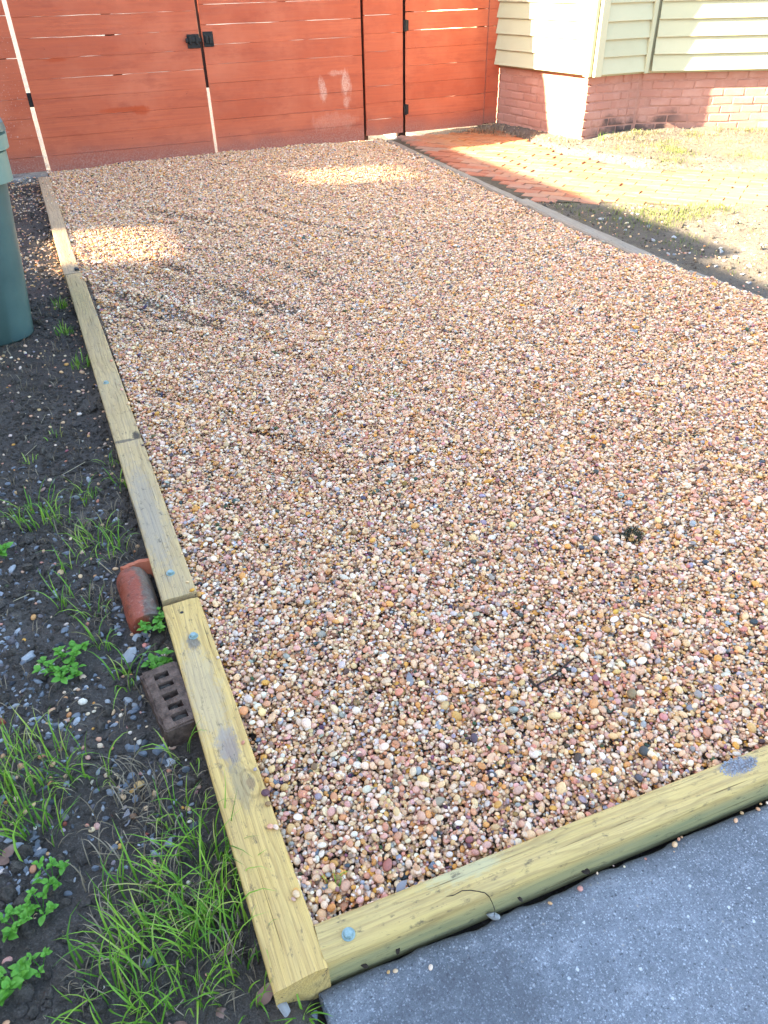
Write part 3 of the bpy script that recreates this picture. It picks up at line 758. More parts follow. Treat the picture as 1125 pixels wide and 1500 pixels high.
# latch on the meeting stiles
lt = empty('latch'); lt.parent = gl; lt.location = (1.44, -.002, .965); lt.scale = (1.05, 1, 1.45)
link('plate', box_mesh('plate', (-.02, -.006, -.045), (.088, 0, .03), M['black'], .002), lt)
link('slide_bar', box_mesh('slide_bar', (-.035, -.020, -.012), (.10, -.007, .010), M['black'], .003), lt)
for q in (.0, .06): link('bracket', box_mesh('bracket', (q - .008, -.026, -.024), (q + .012, -.0065, .022), M['black'], .003), lt)
link('knob', box_mesh('knob', (-.038, -.040, -.014), (-.020, -.0205, .006), M['black'], .004), lt)
kp = empty('keeper'); kp.parent = gr; kp.location = (.004, -.002, .965); kp.scale = (1.05, 1, 1.35)
link('plate', box_mesh('plate', (0, -.006, -.046), (.088, 0, .042), M['black'], .002), kp)
link('staple', box_mesh('staple', (.012, -.028, -.026), (.040, -.0065, .020), M['black'], .003), kp)
link('rib', box_mesh('rib', (.048, -.014, -.030), (.080, -.0065, .018), M['black'], .003), kp)
def hinge(parent, x, z):
    bm = bmesh.new(); bmesh.ops.create_cone(bm, cap_ends=True, segments=12, radius1=.011, radius2=.011, depth=.10, matrix=Matrix.Translation((0, -.006, 0)))
    box_bm(bm, (-.022, -.007, -.045), (.034, -.001, .045), .002)
    link('hinge', bm_mesh('hinge', bm, M['black']), parent, (x, 0, z))
hinge(pg, -.008, .96); hinge(pg, -.008, .22)
for z_ in (.58, 1.62):
    link('hinge', box_mesh('hinge', (-.045, .0225, -.055), (.05, .05, .055), M['black'], .003), gl, (-.018, 0, z_))
bm = bmesh.new(); box_bm(bm, (-.018, -.006, -.05), (.018, 0, .05), .004); box_bm(bm, (-.009, -.045, -.045), (.009, -.006, -.030), .004); box_bm(bm, (-.009, -.045, .03), (.009, -.006, .045), .004); box_bm(bm, (-.009, -.055, -.05), (.009, -.0455, .05), .004)
link('handle', bm_mesh('handle', bm, M['galv']), pg, (.07, 0, 1.24))
th = link('threshold', box_mesh('threshold', (3.60, 8.06, -.25), (4.70, 8.75, -.045), M['threshold'], .008)); tag(th, 'pale concrete threshold showing under the walk-through gate', 'threshold')

# ------------------------------------------------------------------ house
house = empty('house', (4.97, 6.6, 0)); tag(house, 'pale green clapboard house on a pink painted brick foundation', 'house')
def hl(p): return Vector((p[0] - 4.97, p[1] - 6.6, p[2] if len(p) > 2 else 0))
CA = [(4.56, 9.5), (4.97, 6.6), (5.59, 6.6), (8.6, 5.305), (10.2, 9.5)]
def inset(poly, d):
    out = []; n_ = len(poly)
    for i in range(n_):
        p = Vector(poly[i]); a = (p - Vector(poly[i - 1])).normalized(); b = (Vector(poly[(i + 1) % n_]) - p).normalized()
        na_ = Vector((-a.y, a.x)); nb_ = Vector((-b.y, b.x)); bis = (na_ + nb_); bis = bis / (1 + na_.dot(nb_))
        out.append(p + bis * d)
    return out
def prism(name, poly, z0, z1, mat, parent, off=(0, 0)):
    n_ = len(poly); v = [(*hl((p[0], p[1]))[:2], z0) for p in poly] + [(*hl((p[0], p[1]))[:2], z1) for p in poly]
    f = [(i, (i + 1) % n_, n_ + (i + 1) % n_, n_ + i) for i in range(n_)] + [tuple(range(n_ - 1, -1, -1)), tuple(range(n_, 2 * n_))]
    return link(name, mesh(name, v, f, mat), parent)
# polygon is counter-clockwise seen from above, so a positive inset goes inward
core = prism('wall', inset(CA, .022), .56, 3.15, M['siding'], house)
fnd = prism('foundation', inset(CA, .062), -.4, .56, M['mortar'], house)
ridge = [hl((7.0, 9.0, 4.6))]
rp = inset(CA, -.30); n_ = len(rp)
rv = [(*hl((p[0], p[1]))[:2], 3.12) for p in rp] + [(*hl((p[0], p[1]))[:2], 3.24) for p in rp] + [tuple(hl((7.3, 8.2, 4.5)))]
rf = [(i, (i + 1) % n_, n_ + (i + 1) % n_, n_ + i) for i in range(n_)] + [tuple(range(n_ - 1, -1, -1))] + [(n_ + i, n_ + (i + 1) % n_, 2 * n_) for i in range(n_)]
link('roof', mesh('roof', rv, rf, M['roof']), house)

def siding_mesh(L):
    v = []; ns = 6
    for i in range(ns + 1):
        x = L * i / ns; w = .0025 * float(vnoise(x * 3, L, 61)) 
        for (y, z) in ((-.037 + w, 0), (-.037 + w, .004), (-.009, .15), (0.004, .15), (.004, 0)): v.append((x, y, z))
    f = []
    for i in range(ns):
        for j in range(5):
            a = i * 5 + j; b = i * 5 + (j + 1) % 5; f.append((a, a + 5, b + 5, b))
    f.append((0, 1, 2, 3, 4)); f.append(tuple(ns * 5 + j for j in (4, 3, 2, 1, 0)))
    return mesh('siding_board', v, f, M['siding'])
def fbrick_mesh(w, h, seed):
    bm = bmesh.new(); box_bm(bm, (0, -.004, 0), (w, .05, h), .006, 1)
    r_ = np.random.default_rng(seed)
    for v in bm.verts: v.co += Vector(r_.normal(0, .0016, 3))
    return bm_mesh('brick', bm, M['fbrick'])
FB = {w: [fbrick_mesh(w, .064, int(w * 1000) + q) for q in range(3)] for w in (.196, .094)}
faces = [((4.76, 8.08), (4.97, 6.6)), ((4.97, 6.6), (5.59, 6.6)), ((5.59, 6.6), (8.6, 5.305))]
faces[0] = (tuple(Vector((4.97, 6.6)).lerp(Vector((4.56, 9.5)), .52)), (4.97, 6.6))
for wi, (a, b) in enumerate(faces):
    a = Vector(a); b = Vector(b); d = b - a; L = d.length; rz = math.atan2(d.y, d.x)
    # outward is local -Y
    s0 = .0 if wi == 0 else (.07 if wi == 1 else .05); s1 = L - .07 if wi == 0 else (L - .03 if wi == 1 else L)
    sm = siding_mesh(s1 - s0); z = .58
    dirv = d.normalized()
    while z < 3.1:
        p = a + dirv * s0
        link('siding_board', sm, house, hl((p.x, p.y, z)), (random.uniform(-.004, .004), random.uniform(-.002, .002) / max(L, 1), rz)); z += .139
    # foundation bricks
    row = 0; z = -.10
    nrm = Vector((d.y, -d.x)).normalized()
    while z < .54:
        x = .0 if row % 2 == 0 else -.103
        while x < L - .02:
            w = .196
            if x < 0: w = .094; xs_ = 0.004; step = .103
            else: xs_ = x; step = .206
            if xs_ + w > L - (.0 if wi != 1 else .02): w = .094
            if xs_ + w > L + .005: break
            if not (wi == 2 and xs_ > 2.2):
                p = a + dirv * (xs_ + .004) - nrm * .060
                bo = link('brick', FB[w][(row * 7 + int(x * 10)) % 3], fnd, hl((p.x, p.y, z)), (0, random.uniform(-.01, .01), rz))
                bo.location += Vector((nrm.x, nrm.y, 0)) * random.uniform(-.0045, .001)
            x = (xs_ if x < 0 else x) + (.103 if w < .1 else step)
            if x < 0: x = .103
        z += .0745; row += 1
def trim(a, wdt, dep, rz, z0=.565, z1=3.12, name='corner_board'):
    link(name, box_mesh(name, (0, -.044, 0), (wdt, dep, z1 - z0), M['siding'], .003), house, hl((a[0], a[1], z0)), (0, 0, rz))
dA = (Vector((4.97, 6.6)) - Vector(faces[0][0])).normalized(); rA = math.atan2(dA.y, dA.x)
pA = Vector((4.97, 6.6)) - dA * .075
trim(pA, .075, -.003, rA); trim((4.968, 6.6), .078, -.003, 0)
trim((5.545, 6.6), .045, -.004, 0, name='inner_corner_board')

# ------------------------------------------------------------------ brick path
def inpoly(x, y, P):
    c = False; n_ = len(P); j = n_ - 1
    for i in range(n_):
        if ((P[i][1] > y) != (P[j][1] > y)) and (x < (P[j][0] - P[i][0]) * (y - P[i][1]) / (P[j][1] - P[i][1]) + P[i][0]): c = not c
        j = i
    return c
npp = len(path_poly)
pv = [(*p, -.038) for p in path_poly] + [(*p, -.12) for p in path_poly]
pf = [tuple(range(npp - 1, -1, -1))] + [(i, (i + 1) % npp, npp + (i + 1) % npp, npp + i) for i in range(npp)]
path = link('brick_path', mesh('brick_path', pv, pf, mat_simple('path_sand', (.035, .027, .018), (.11, .08, .05), .95, 30, 0, .6)))
tag(path, kind='structure', label='worn red brick path leading from the walk-through gate')
def paver(seed):
    bm = bmesh.new(); box_bm(bm, (-.1005, -.0485, -.03), (.1005, .0485, .0), .0032, 1)
    r_ = np.random.default_rng(seed)
    for v in bm.verts: v.co += Vector(r_.normal(0, .0010, 3))
    return bm_mesh('brick', bm, M['paver'])
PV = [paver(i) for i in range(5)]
ang = math.radians(-52); ca, sa = math.cos(ang), math.sin(ang)
cnt = 0
for iy in range(-45, 46):
    for ix in range(-32, 33):
        u = (ix + (.5 if iy % 2 else 0)) * .2045; w = iy * .1000
        x = 4.3 + ca * u - sa * w; y = 5.8 + sa * u + ca * w
        if x > 6.7 or not inpoly(x, y, path_poly): continue
        if x < float(xr(y)) + .16: continue
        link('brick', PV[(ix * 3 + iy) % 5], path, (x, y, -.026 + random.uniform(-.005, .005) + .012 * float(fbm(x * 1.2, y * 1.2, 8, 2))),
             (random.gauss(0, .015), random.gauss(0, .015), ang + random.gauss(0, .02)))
        cnt += 1

# ------------------------------------------------------------------ green wheeled bin
def rrect(hx, hy, r_, n_=6):
    out = []
    for (sx, sy, a0) in ((1, 1, 0), (-1, 1, 90), (-1, -1, 180), (1, -1, 270)):
        for q in range(n_ + 1):
            a = math.radians(a0 + 90 * q / n_); out.append((sx * (hx - r_) + math.cos(a) * r_, sy * (hy - r_) + math.sin(a) * r_))
    return out
def loft(name, rings, mat, cap0=True, cap1=True):
    v = []; f = []; n_ = len(rings[0][0])
    for pts, z in rings: v += [(x, y, z) for x, y in pts]
    for i in range(len(rings) - 1):
        for j in range(n_):
            a = i * n_ + j; b = i * n_ + (j + 1) % n_; f.append((a, b, b + n_, a + n_))
    if cap0: f.append(tuple(range(n_ - 1, -1, -1)))
    if cap1: f.append(tuple((len(rings) - 1) * n_ + j for j in range(n_)))
    me = mesh(name, v, f, mat, True); me.set_sharp_from_angle(angle=math.radians(40)); return me
bin_ = empty('wheeled_bin', (-.50, 4.22, -.068)); tag(bin_, 'tall green plastic wheeled bin standing on the soil by the timber', 'bin')
bin_.rotation_euler.z = math.radians(4)
link('body', loft('body', [(rrect(.250, .27, .13), 0), (rrect(.262, .282, .135), .012), (rrect(.30, .315, .14), .35), (rrect(.345, .355, .15), .80), (rrect(.352, .36, .15), .90)], M['bin']), bin_)
link('skirt', loft('skirt', [(rrect(.345, .355, .15), .735), (rrect(.368, .378, .15), .74), (rrect(.372, .382, .15), .86), (rrect(.35, .36, .15), .868)], M['binrim']), bin_)
link('rim', loft('rim', [(rrect(.35, .36, .15), .868), (rrect(.388, .40, .16), .872), (rrect(.392, .404, .16), .93), (rrect(.36, .37, .15), .94)], M['binrim']), bin_)
link('lid', loft('lid', [(rrect(.36, .37, .15), .94), (rrect(.395, .41, .16), .943), (rrect(.39, .405, .16), .975), (rrect(.33, .34, .14), 1.02), (rrect(.15, .15, .08), 1.045)], M['bin']), bin_)
for s in (-1, 1):
    bm = bmesh.new(); bmesh.ops.create_cone(bm, cap_ends=True, segments=28, radius1=.12, radius2=.12, depth=.05, matrix=Matrix.Rotation(math.pi / 2, 4, 'Y'))
    bmesh.ops.bevel(bm, geom=bm.edges[:], offset=.008, segments=1, affect='EDGES')
    w_ = link('wheel', bm_mesh('wheel', bm, M['rubber'], False), bin_, (s * .25, .31, .12))
bm = bmesh.new(); bmesh.ops.create_cone(bm, cap_ends=True, segments=14, radius1=.016, radius2=.016, depth=.5, matrix=Matrix.Translation((0, .44, .93)) @ Matrix.Rotation(math.pi / 2, 4, 'Y'))
for s in (-1, 1): box_bm(bm, (s * .22 - .02, .36, .905), (s * .22 + .02, .44, .95), .006)
link('handle', bm_mesh('handle', bm, M['bin']), bin_)

# ------------------------------------------------------------------ unseen screen added at left to cast the drive shade and sun patches
scr = empty('added_shade_screen', (-3.0, 0, -.1)); tag(scr, 'unseen tall plank screen added left of the soil strip to shade the drive', 'screen')
H1, H2 = 3.13, 2.99
opens = [(5.25, 6.30, 1.15, 1.66), (6.90, 7.65, 2.15, 2.72)]  # slatted openings shaped to throw soft sun patches onto the gravel
yb = -9.0; PLK = {}
def plank(y0, y1, z0, z1):
    key = (round(y1 - y0, 3), round(z1 - z0, 3))
    if key not in PLK: PLK[key] = box_mesh('plank', (-.015, 0, 0), (.015, key[0] + .006, key[1]), M['plank'])
    link('plank', PLK[key], scr, (random.uniform(-.002, .002), y0, z0))
while yb < 8.62:
    top = H1 if yb > 4.31 else H2
    o_ = [q for q in opens if q[0] - .01 < yb < q[1] - .05]
    if o_:
        plank(yb, yb + .15, .0, o_[0][2] + .1); plank(yb, yb + .15, o_[0][3] + .1, top)
    else: plank(yb, yb + .15, .0, top)
    yb += .15
for (y0, y1, z0, z1), fr_ in zip(opens, (.0165, .0200)):
    z = z0 + .1; Lw = y1 - y0 + .1
    while z < z1 + .1:
        q = abs((z - .1 - (z0 + z1) / 2) / ((z1 - z0) / 2)); hc = min(.0312, fr_ + (.0312 - fr_) * max(0, (q - .45) / .55)); sv_ = []
        for (yy, hh) in ((0, .0318), (Lw * .06, .0305), (Lw * .24, hc), (Lw * .78, hc), (Lw * .94, .0305), (Lw, .0318)):
            for (xx, zz) in ((-.003, .016 - hh / 2), (.003, .016 - hh / 2), (.003, .016 + hh / 2), (-.003, .016 + hh / 2)): sv_.append((xx, yy, zz))
        sf_ = [(a * 4 + b, a * 4 + (b + 1) % 4, a * 4 + 4 + (b + 1) % 4, a * 4 + 4 + b) for a in range(5) for b in range(4)] + [(3, 2, 1, 0), (20, 21, 22, 23)]
        link('slat', mesh('slat', sv_, sf_, M['plank']), scr, (0, y0 - .03, z)); z += .032
for y in np.arange(-8.9, 8.7, 2.2): link('post', box_mesh('post', (-.12, -.05, -.5), (-.018, .05, 2.9), M['plank']), scr, (0, float(y), 0))

# ------------------------------------------------------------------ stones
def rock_mesh(seed, mat, flat=.6):
    bm = ico(3, seed, (1, .80, flat + .1), .16, 1.3); r_ = np.random.default_rng(seed)
    for _ in range(13):
        nn = Vector(r_.normal(size=3)).normalized(); d_ = r_.uniform(.38, .62)
        for v in bm.verts:
            e = v.co.dot(nn) - d_
            if e > 0: v.co -= nn * e * .985
    me = bm_mesh('stone', bm, mat, True); me.set_sharp_from_angle(angle=math.radians(28)); return me
RK = {k_: [rock_mesh(600 + i + 20 * j, M[k_]) for i in range(5)] for j, k_ in enumerate(('rock', 'palerock', 'darkrock', 'redchip'))}
def stone(x, y, z, s, kind, label, group, sink=.3):
    o = link('stone', random.choice(RK[kind]), None, (x, y, z + s * (.45 - sink)), (random.uniform(-.3, .3), random.uniform(-.3, .3), random.uniform(0, 6.28)), (s, s * random.uniform(.75, 1.0), s * random.uniform(.7, 1)))
    return tag(o, label, 'stone', group)
def sstone(x, y, s, kind, label, group): return stone(x, y, float(soilz(x, y)), s, kind, label, group)
sstone(-.35, 1.67, .024, 'palerock', 'pale grey stone standing in the soil above the bright leafy weed', None)
sstone(-.095, 1.555, .032, 'palerock', 'large pale stone between the rounded red brick and the brick with holes', None)
sstone(-.072, 1.605, .022, 'palerock', 'smaller pale stone beside the large one near the rounded red brick', None)
sstone(-.062, 1.165, .022, 'palerock', 'white angular stone just below the brick with holes', None)
for (x, y, s) in ((-.14, 1.25, .024), (-.085, 1.22, .016), (-.065, 1.215, .014), (-.15, 1.17, .014), (-.21, 1.01, .014), (-.18, .75, .019), (-.13, 1.4, .014), (-.11, 1.36, .016), (-.12, 1.33, .013), (-.165, 1.15, .012), (-.035, 1.13, .013), (-.05, 1.1, .014), (-.13, 1.0, .009), (-.15, .985, .008), (-.25, .98, .012)):
    sstone(x, y, s, 'rock', 'blue-grey chipped stone lying on the soil near the brick with holes', 'blue-grey stones on the soil')
for i in range(95):
    x = rng.uniform(-.5, -.05); y = rng.uniform(1.15, 1.95) if i < 75 else rng.uniform(1.9, 2.5)
    sstone(x, y, float(np.clip(.0085 * math.exp(rng.normal(0, .35)), .005, .017)), 'rock' if rng.random() < .7 else 'darkrock',
           'small slate-grey stone among the chips strewn left of the brick with holes', 'slate-grey chips on the soil')
sstone(-.42, 1.46, .017, 'redchip', 'rounded red brick chip on the soil', None)
for (x, y, s) in ((-.30, 1.115, .009), (-.20, 1.09, .006), (-.14, 1.01, .007)): sstone(x, y, s, 'redchip', 'tiny red brick chip lying in the grassy soil', 'red chips in the grass')
for (x, y, s) in ((.03, .575, .020), (.075, .552, .012), (.062, .60, .013), (.10, .578, .010), (.03, .60, .011)):
    sstone(x, y, s, 'palerock' if s > .015 else 'rock', 'grey stone at the corner of timber and concrete', 'stones at the timber corner')
GRV = [(.17, .80, .014), (.37, .68, .013), (.14, .99, .014), (.137, 1.11, .012), (.165, .725, .012)]
for (x, y, s) in GRV: stone(x, y, float(gravz(x, y)) + .002, s, 'rock', 'blue-grey angular stone lying in the gravel by the front corner', 'angular stones in the gravel corner', .25)
stone(1.49, 1.50, float(gravz(1.49, 1.5)) + .004, .020, 'palerock', 'pale blue angular stone alone on the gravel beyond the dark moss clump', None, .2)
stone(1.08, 1.23, float(gravz(1.08, 1.23)) + .004, .014, 'darkrock', 'dark slate stone alone on the gravel', None, .2)
stone(2.43, 2.65, float(gravz(2.43, 2.65)) + .004, .030, 'rock', 'large grey stone on the gravel near the old right edging', None, .2)
for i in range(46):
    y = float(.75 + 4.2 * rng.random() ** 1.3); x = float(rng.uniform(.2, 3.0))
    stone(x, y, float(gravz(x, y)) + .003, float(rng.uniform(.008, .014)), 'rock' if rng.random() < .65 else 'darkrock', 'bluish stone standing out among the tan pebbles', 'bluish stones scattered in the gravel', .2)
stone(.058, 4.80, -.004, .028, 'darkrock', 'dark rock resting on the joint of the edging timbers', None, .15)
for i in range(34):
    y = float(rng.uniform(2.9, 4.5)); x = float(rng.uniform(3.42, 4.1)); sstone(x, y, float(rng.uniform(.010, .026)), 'palerock' if rng.random() < .7 else 'rock', 'white stone in the dark soil beside the old edging', 'white stones beside the old edging')
# grit patch on the front timber
gv_ = []; gfaces = []
bm = bmesh.new()
for i in range(150):
    a = rng.uniform(0, 6.28); q = rng.random() ** .6
    x = .95 + .048 * q * math.cos(a); y = .046 + .020 * q * math.sin(a); s = rng.uniform(.0012, .0032)
    r_ = bmesh.ops.create_icosphere(bm, subdivisions=1, radius=s, matrix=Matrix.Translation((x, y, s * .3)) @ Euler(rng.uniform(0, 6, 3)).to_matrix().to_4x4())
go_ = link('grit_patch', bm_mesh('grit_patch', bm, M['grit'])); go_.matrix_world = ft.matrix_basis.copy()
tag(go_, 'patch of grey crushed grit lying on the front timber', 'grit')

# ------------------------------------------------------------------ bricks on the soil
def holed_brick():
    L, W, Hh = .205, .092, .068
    ux = [0, .018]; hw, gp = .020, .0158
    for i in range(5): ux += [ux[-1] + hw, ux[-1] + hw + gp]
    ux[-1] = L
    uy = [0, .028, .064, W]
    v = []; f = []
    def V(x, y, z): v.append((x - L / 2, y - W / 2, z)); return len(v) - 1
    g = [[V(x, y, Hh) for y in uy] for x in ux]; g0 = [[V(x, y, 0) for y in uy] for x in ux]
    for i in range(len(ux) - 1):
        for j in range(3):
            hole = (j == 1 and i % 2 == 1)
            if not hole: f.append((g[i][j], g[i + 1][j], g[i + 1][j + 1], g[i][j + 1]))
            else:
                q = [g[i][j], g[i + 1][j], g[i + 1][j + 1], g[i][j + 1]]; b = [V(ux[a], uy[c], Hh - .03) for a, c in ((i, j), (i + 1, j), (i + 1, j + 1), (i, j + 1))]
                for k_ in range(4): f.append((q[k_], q[(k_ + 1) % 4], b[(k_ + 1) % 4], b[k_]))
                f.append(tuple(b))
    n_ = len(ux)
    for i in range(n_ - 1):
        f.append((g0[i][0], g0[i + 1][0], g[i + 1][0], g[i][0])); f.append((g0[i + 1][3], g0[i][3], g[i][3], g[i + 1][3]))
    for j in range(3):
        f.append((g0[0][j + 1], g0[0][j], g[0][j], g[0][j + 1])); f.append((g0[-1][j], g0[-1][j + 1], g[-1][j + 1], g[-1][j]))
    me = mesh('brick', v, f, M['holebrick'])
    bm = bmesh.new(); bm.from_mesh(me)
    es = [e for e in bm.edges if len(e.link_faces) == 2 and e.calc_face_angle(0) > .6 and max(abs(e.verts[0].co.y), abs(e.verts[1].co.y)) > .045 or abs(e.verts[0].co.x) > .10 and abs(e.verts[1].co.x) > .10 and len(e.link_faces) == 2 and e.calc_face_angle(0) > .6]
    bmesh.ops.bevel(bm, geom=es, offset=.005, segments=2, affect='EDGES')
    for v_ in bm.verts: v_.co += Vector(rng.normal(0, .0009, 3))
    bm.to_mesh(me); bm.free(); return me
hb = link('brick', holed_brick(), None, (-.026, 1.315, -.072), (.03, -.02, math.radians(97))); tag(hb, 'brown brick with a row of holes leaning against the near timber', 'brick')
for i in range(5):
    bm = ico(1, 700 + i, (1, 1, .5), .2, 1.6)
    link('hole_debris', bm_mesh('hole_debris', bm, M['debris']), hb, (-.0745 + i * .0358, .004, .056 - .005 * (i % 3)), (0, 0, i), (.010, .021, .016))
def round_brick():
    prof = [(-.046, 0), (-.048, .045), (-.043, .066), (-.030, .083), (-.010, .091), (.012, .090), (.032, .080), (.044, .062), (.047, .04), (.046, 0)]
    v = []; f = []; ns = 14; L = .215
    for i in range(ns + 1):
        t = i / ns; y = (t - .5) * L; sc_ = 1 - .10 * (abs(2 * t - 1) ** 6)
        for (x, z) in prof: v.append((x * sc_ + .0022 * float(fbm(y * 20, z * 20, 31, 2)), y + .004 * float(fbm(x * 30, z * 30, 37 + i // ns, 2)) * (i in (0, ns)), z * sc_ + .002 * float(fbm(y * 25, x * 25, 32, 2))))
    n_ = len(prof)
    for i in range(ns):
        for j in range(n_ - 1): a = i * n_ + j; f.append((a, a + 1, a + n_ + 1, a + n_))
    f.append(tuple(range(n_ - 1, -1, -1))); f.append(tuple(ns * n_ + j for j in range(n_)))
    me = mesh('brick', v, f, M['redbrick'], True); me.set_sharp_from_angle(angle=math.radians(45)); return me
rb = link('brick', round_brick(), None, (-.045, 1.735, -.085), (.05, .06, math.radians(3))); tag(rb, 'round-topped red brick with a grey-brown side lying beside the timber', 'brick')
def shard():
    v = []; f = []; n_ = 10
    for i in range(n_ + 1):
        a = math.radians(25 + 110 * i / n_); w = .2 + 1.1 * (1 - i / n_) * (i / n_ > .08) + .5 * float(vnoise(i * .9, 3.3, 5))
        for (r_, z) in ((.075, 0), (.062, 0), (.062, .028 + .02 * w), (.075, .03 + .022 * w)): v.append((math.cos(a) * r_, math.sin(a) * r_, z))
    for i in range(n_):
        for j in range(4): a = i * 4 + j; b = i * 4 + (j + 1) % 4; f.append((a, b, b + 4, a + 4))
    f.append((3, 2, 1, 0)); f.append(tuple(n_ * 4 + j for j in range(4)))
    return mesh('pot_shard', v, f, M['shard'])
sh = link('pot_shard', shard(), None, (-.030, 1.805, -.055), (-.25, .12, -.1), (1.0, 1.0, 1.15)); tag(sh, 'curved orange terracotta shard behind the round-topped red brick', 'shard')

# ------------------------------------------------------------------ grass, weeds, leaves
def blades(bm_v, bm_f, tints, base, n_, h, spread, w, lean=.8, seed=0, droop=1.0):
    r_ = np.random.default_rng(seed)
    for _ in range(n_):
        a = r_.uniform(0, 6.283); q = spread * math.sqrt(r_.random())
        q *= 1.45; x0 = base[0] + q * math.cos(a); y0 = base[1] + q * math.sin(a)
        hh = h * r_.uniform(.45, 1.1); da = a + r_.normal(0, 1.1); dr = r_.normal(0, .16); ln = lean * r_.uniform(.2, 1.15); ww = w * r_.uniform(.6, 1.2)
        dx, dy = math.cos(da), math.sin(da); px_, py_ = -dy, dx; tnt = r_.random(); b0 = len(bm_v)
        cx, cy, cz = x0, y0, base[2] - .004; th_ = .25 * ln; S = 5
        for i in range(S + 1):
            t = i / S; wd = ww * (1 - t ** 1.8) * (.75 + .5 * min(1, 3 * t)) * .5
            if i < S:
                bm_v.append((cx - px_ * wd, cy - py_ * wd, cz)); bm_v.append((cx + px_ * wd, cy + py_ * wd, cz))
                tints += [min(1, tnt * .8 + .2 * t)] * 2
            else: bm_v.append((cx, cy, cz)); tints.append(min(1, tnt * .8 + .25))
            da += dr; dx, dy = math.cos(da), math.sin(da); px_, py_ = -dy, dx; st = hh / S; cx += dx * math.sin(th_) * st; cy += dy * math.sin(th_) * st; cz += math.cos(th_) * st
            th_ = min(2.3, th_ + ln * .42 * droop * (0.6 + t))
        for i in range(S - 1): a0 = b0 + 2 * i; bm_f.append((a0, a0 + 1, a0 + 3, a0 + 2))
        a0 = b0 + 2 * (S - 1); bm_f.append((a0, a0 + 1, a0 + 2))
def tint_mesh(name, v, f, t, mat):
    me = mesh(name, v, f, mat, True); a = me.attributes.new('tint', 'FLOAT', 'POINT'); a.data.foreach_set('value', np.array(t, np.float32)); return me
def tuft(x, y, n_, h, spread, w, label, group, mat='grass', lean=.9, z=None, cat='grass'):
    v, f, t = [], [], []
    z = float(soilz(x, y)) if z is None else z
    blades(v, f, t, (0, 0, 0), n_, h, spread, w, lean, seed=int(abs(x) * 7919 + abs(y) * 104729) % 100000)
    o = link('grass_tuft', tint_mesh('grass_tuft', v, f, t, M[mat]), None, (x, y, z)); return tag(o, label, cat, group)
gA = ('long bright green grass clump growing beside the short yellow timber', 'grass clumps beside the short timber')
for (x, y, n_, h, s) in ((-.18, .86, 34, .15, .05), (-.07, .86, 34, .16, .05), (-.02, .92, 26, .16, .03), (-.13, .74, 42, .15, .06), (-.05, .71, 36, .14, .05), (-.22, .72, 34, .15, .06), (-.025, .635, 18, .10, .03), (-.14, .66, 30, .14, .05), (-.06, 1.02, 18, .13, .03), (-.24, .66, 26, .13, .05), (-.09, .79, 30, .16, .05), (-.02, .80, 18, .15, .03)):
    tuft(x, y, int(n_ * 1.25), h, s * 1.15, .0036, *gA, lean=1.0)
gB = ('loose green grass clump on the soil left of the dry grass', 'grass clumps at the slate chips')
for (x, y, n_, h, s) in ((-.40, 1.18, 30, .15, .05), (-.34, 1.29, 26, .14, .05), (-.43, 1.30, 26, .16, .05), (-.28, 1.24, 22, .12, .04), (-.47, 1.16, 26, .15, .05), (-.36, 1.10, 18, .13, .04), (-.21, 1.20, 12, .11, .03)):
    tuft(x, y, int(n_ * 1.2), h, s * 1.1, .0036, *gB, lean=1.0)
gC = ('thin grass clump in the dark soil near the long timber', 'thin grass clumps on the dark soil')
LC = {0: 'broad fan-shaped grass clump on the dark soil well away from the long timber', 4: 'small grass sprig squeezed against the side of the long timber', 5: 'thin grass sprig at the dark dent of the long timber', 9: 'grass clump left of the round-topped red brick', 10: 'drooping grass clump between the bright bushy weed and the brick with holes', 14: 'grass sprig at the lower end of the brick with holes'}
for ic, (x, y, n_, h, s) in enumerate(((-.30, 2.33, 30, .15, .05), (-.25, 2.28, 16, .12, .04), (-.13, 2.12, 20, .12, .04), (-.09, 2.02, 14, .12, .03), (-.01, 2.40, 12, .10, .02), (-.02, 2.58, 8, .09, .02), (-.13, 2.38, 16, .12, .03), (-.2, 2.0, 10, .12, .03), (-.24, 1.83, 9, .13, .02), (-.16, 1.62, 10, .13, .02), (-.12, 1.46, 12, .14, .02), (-.17, 1.75, 8, .12, .02), (-.20, 2.85, 7, .07, .02), (-.30, 2.7, 6, .08, .02), (-.03, 1.16, 9, .11, .02))):
    tuft(x, y, int(n_ * 1.3), h, s * 1.1, .0038, LC.get(ic, gC[0]), gC[1], lean=1.15)
gD = ('short green grass sprout at the foot of the bin', 'grass sprouts by the bin')
for (x, y) in ((-.09, 3.95), (-.085, 4.38), (-.045, 3.50)): tuft(x, y, 26, .085, .03, .0055, *gD, lean=.9)
gE = ('dry straw-coloured grass clump among the green grass', 'dry grass clumps')
for (x, y, n_, h, s) in ((-.13, 1.11, 60, .10, .06), (-.20, .93, 40, .09, .06), (-.10, .88, 44, .09, .06), (-.22, .78, 44, .08, .06), (-.36, 1.22, 44, .09, .07), (-.44, 1.24, 30, .09, .05), (-.08, 1.07, 40, .09, .05), (-.18, 1.07, 30, .09, .05), (-.04, .79, 40, .08, .05), (-.10, .70, 40, .08, .06), (-.17, .80, 30, .08, .05), (-.15, 1.80, 50, .07, .035), (-.13, 1.72, 30, .06, .03), (-.2, 2.15, 40, .08, .06), (-.08, 2.2, 30, .08, .05), (-.05, 2.0, 24, .07, .03), (-.03, .68, 26, .07, .03)):
    tuft(x, y, n_, h, s, .0026, *gE, mat='dry', lean=1.6)
tuft(4.55, 7.75, 90, .16, .10, .006, 'dead brown weeds heaped in the corner of gate and house', None, mat='dry', lean=1.4)
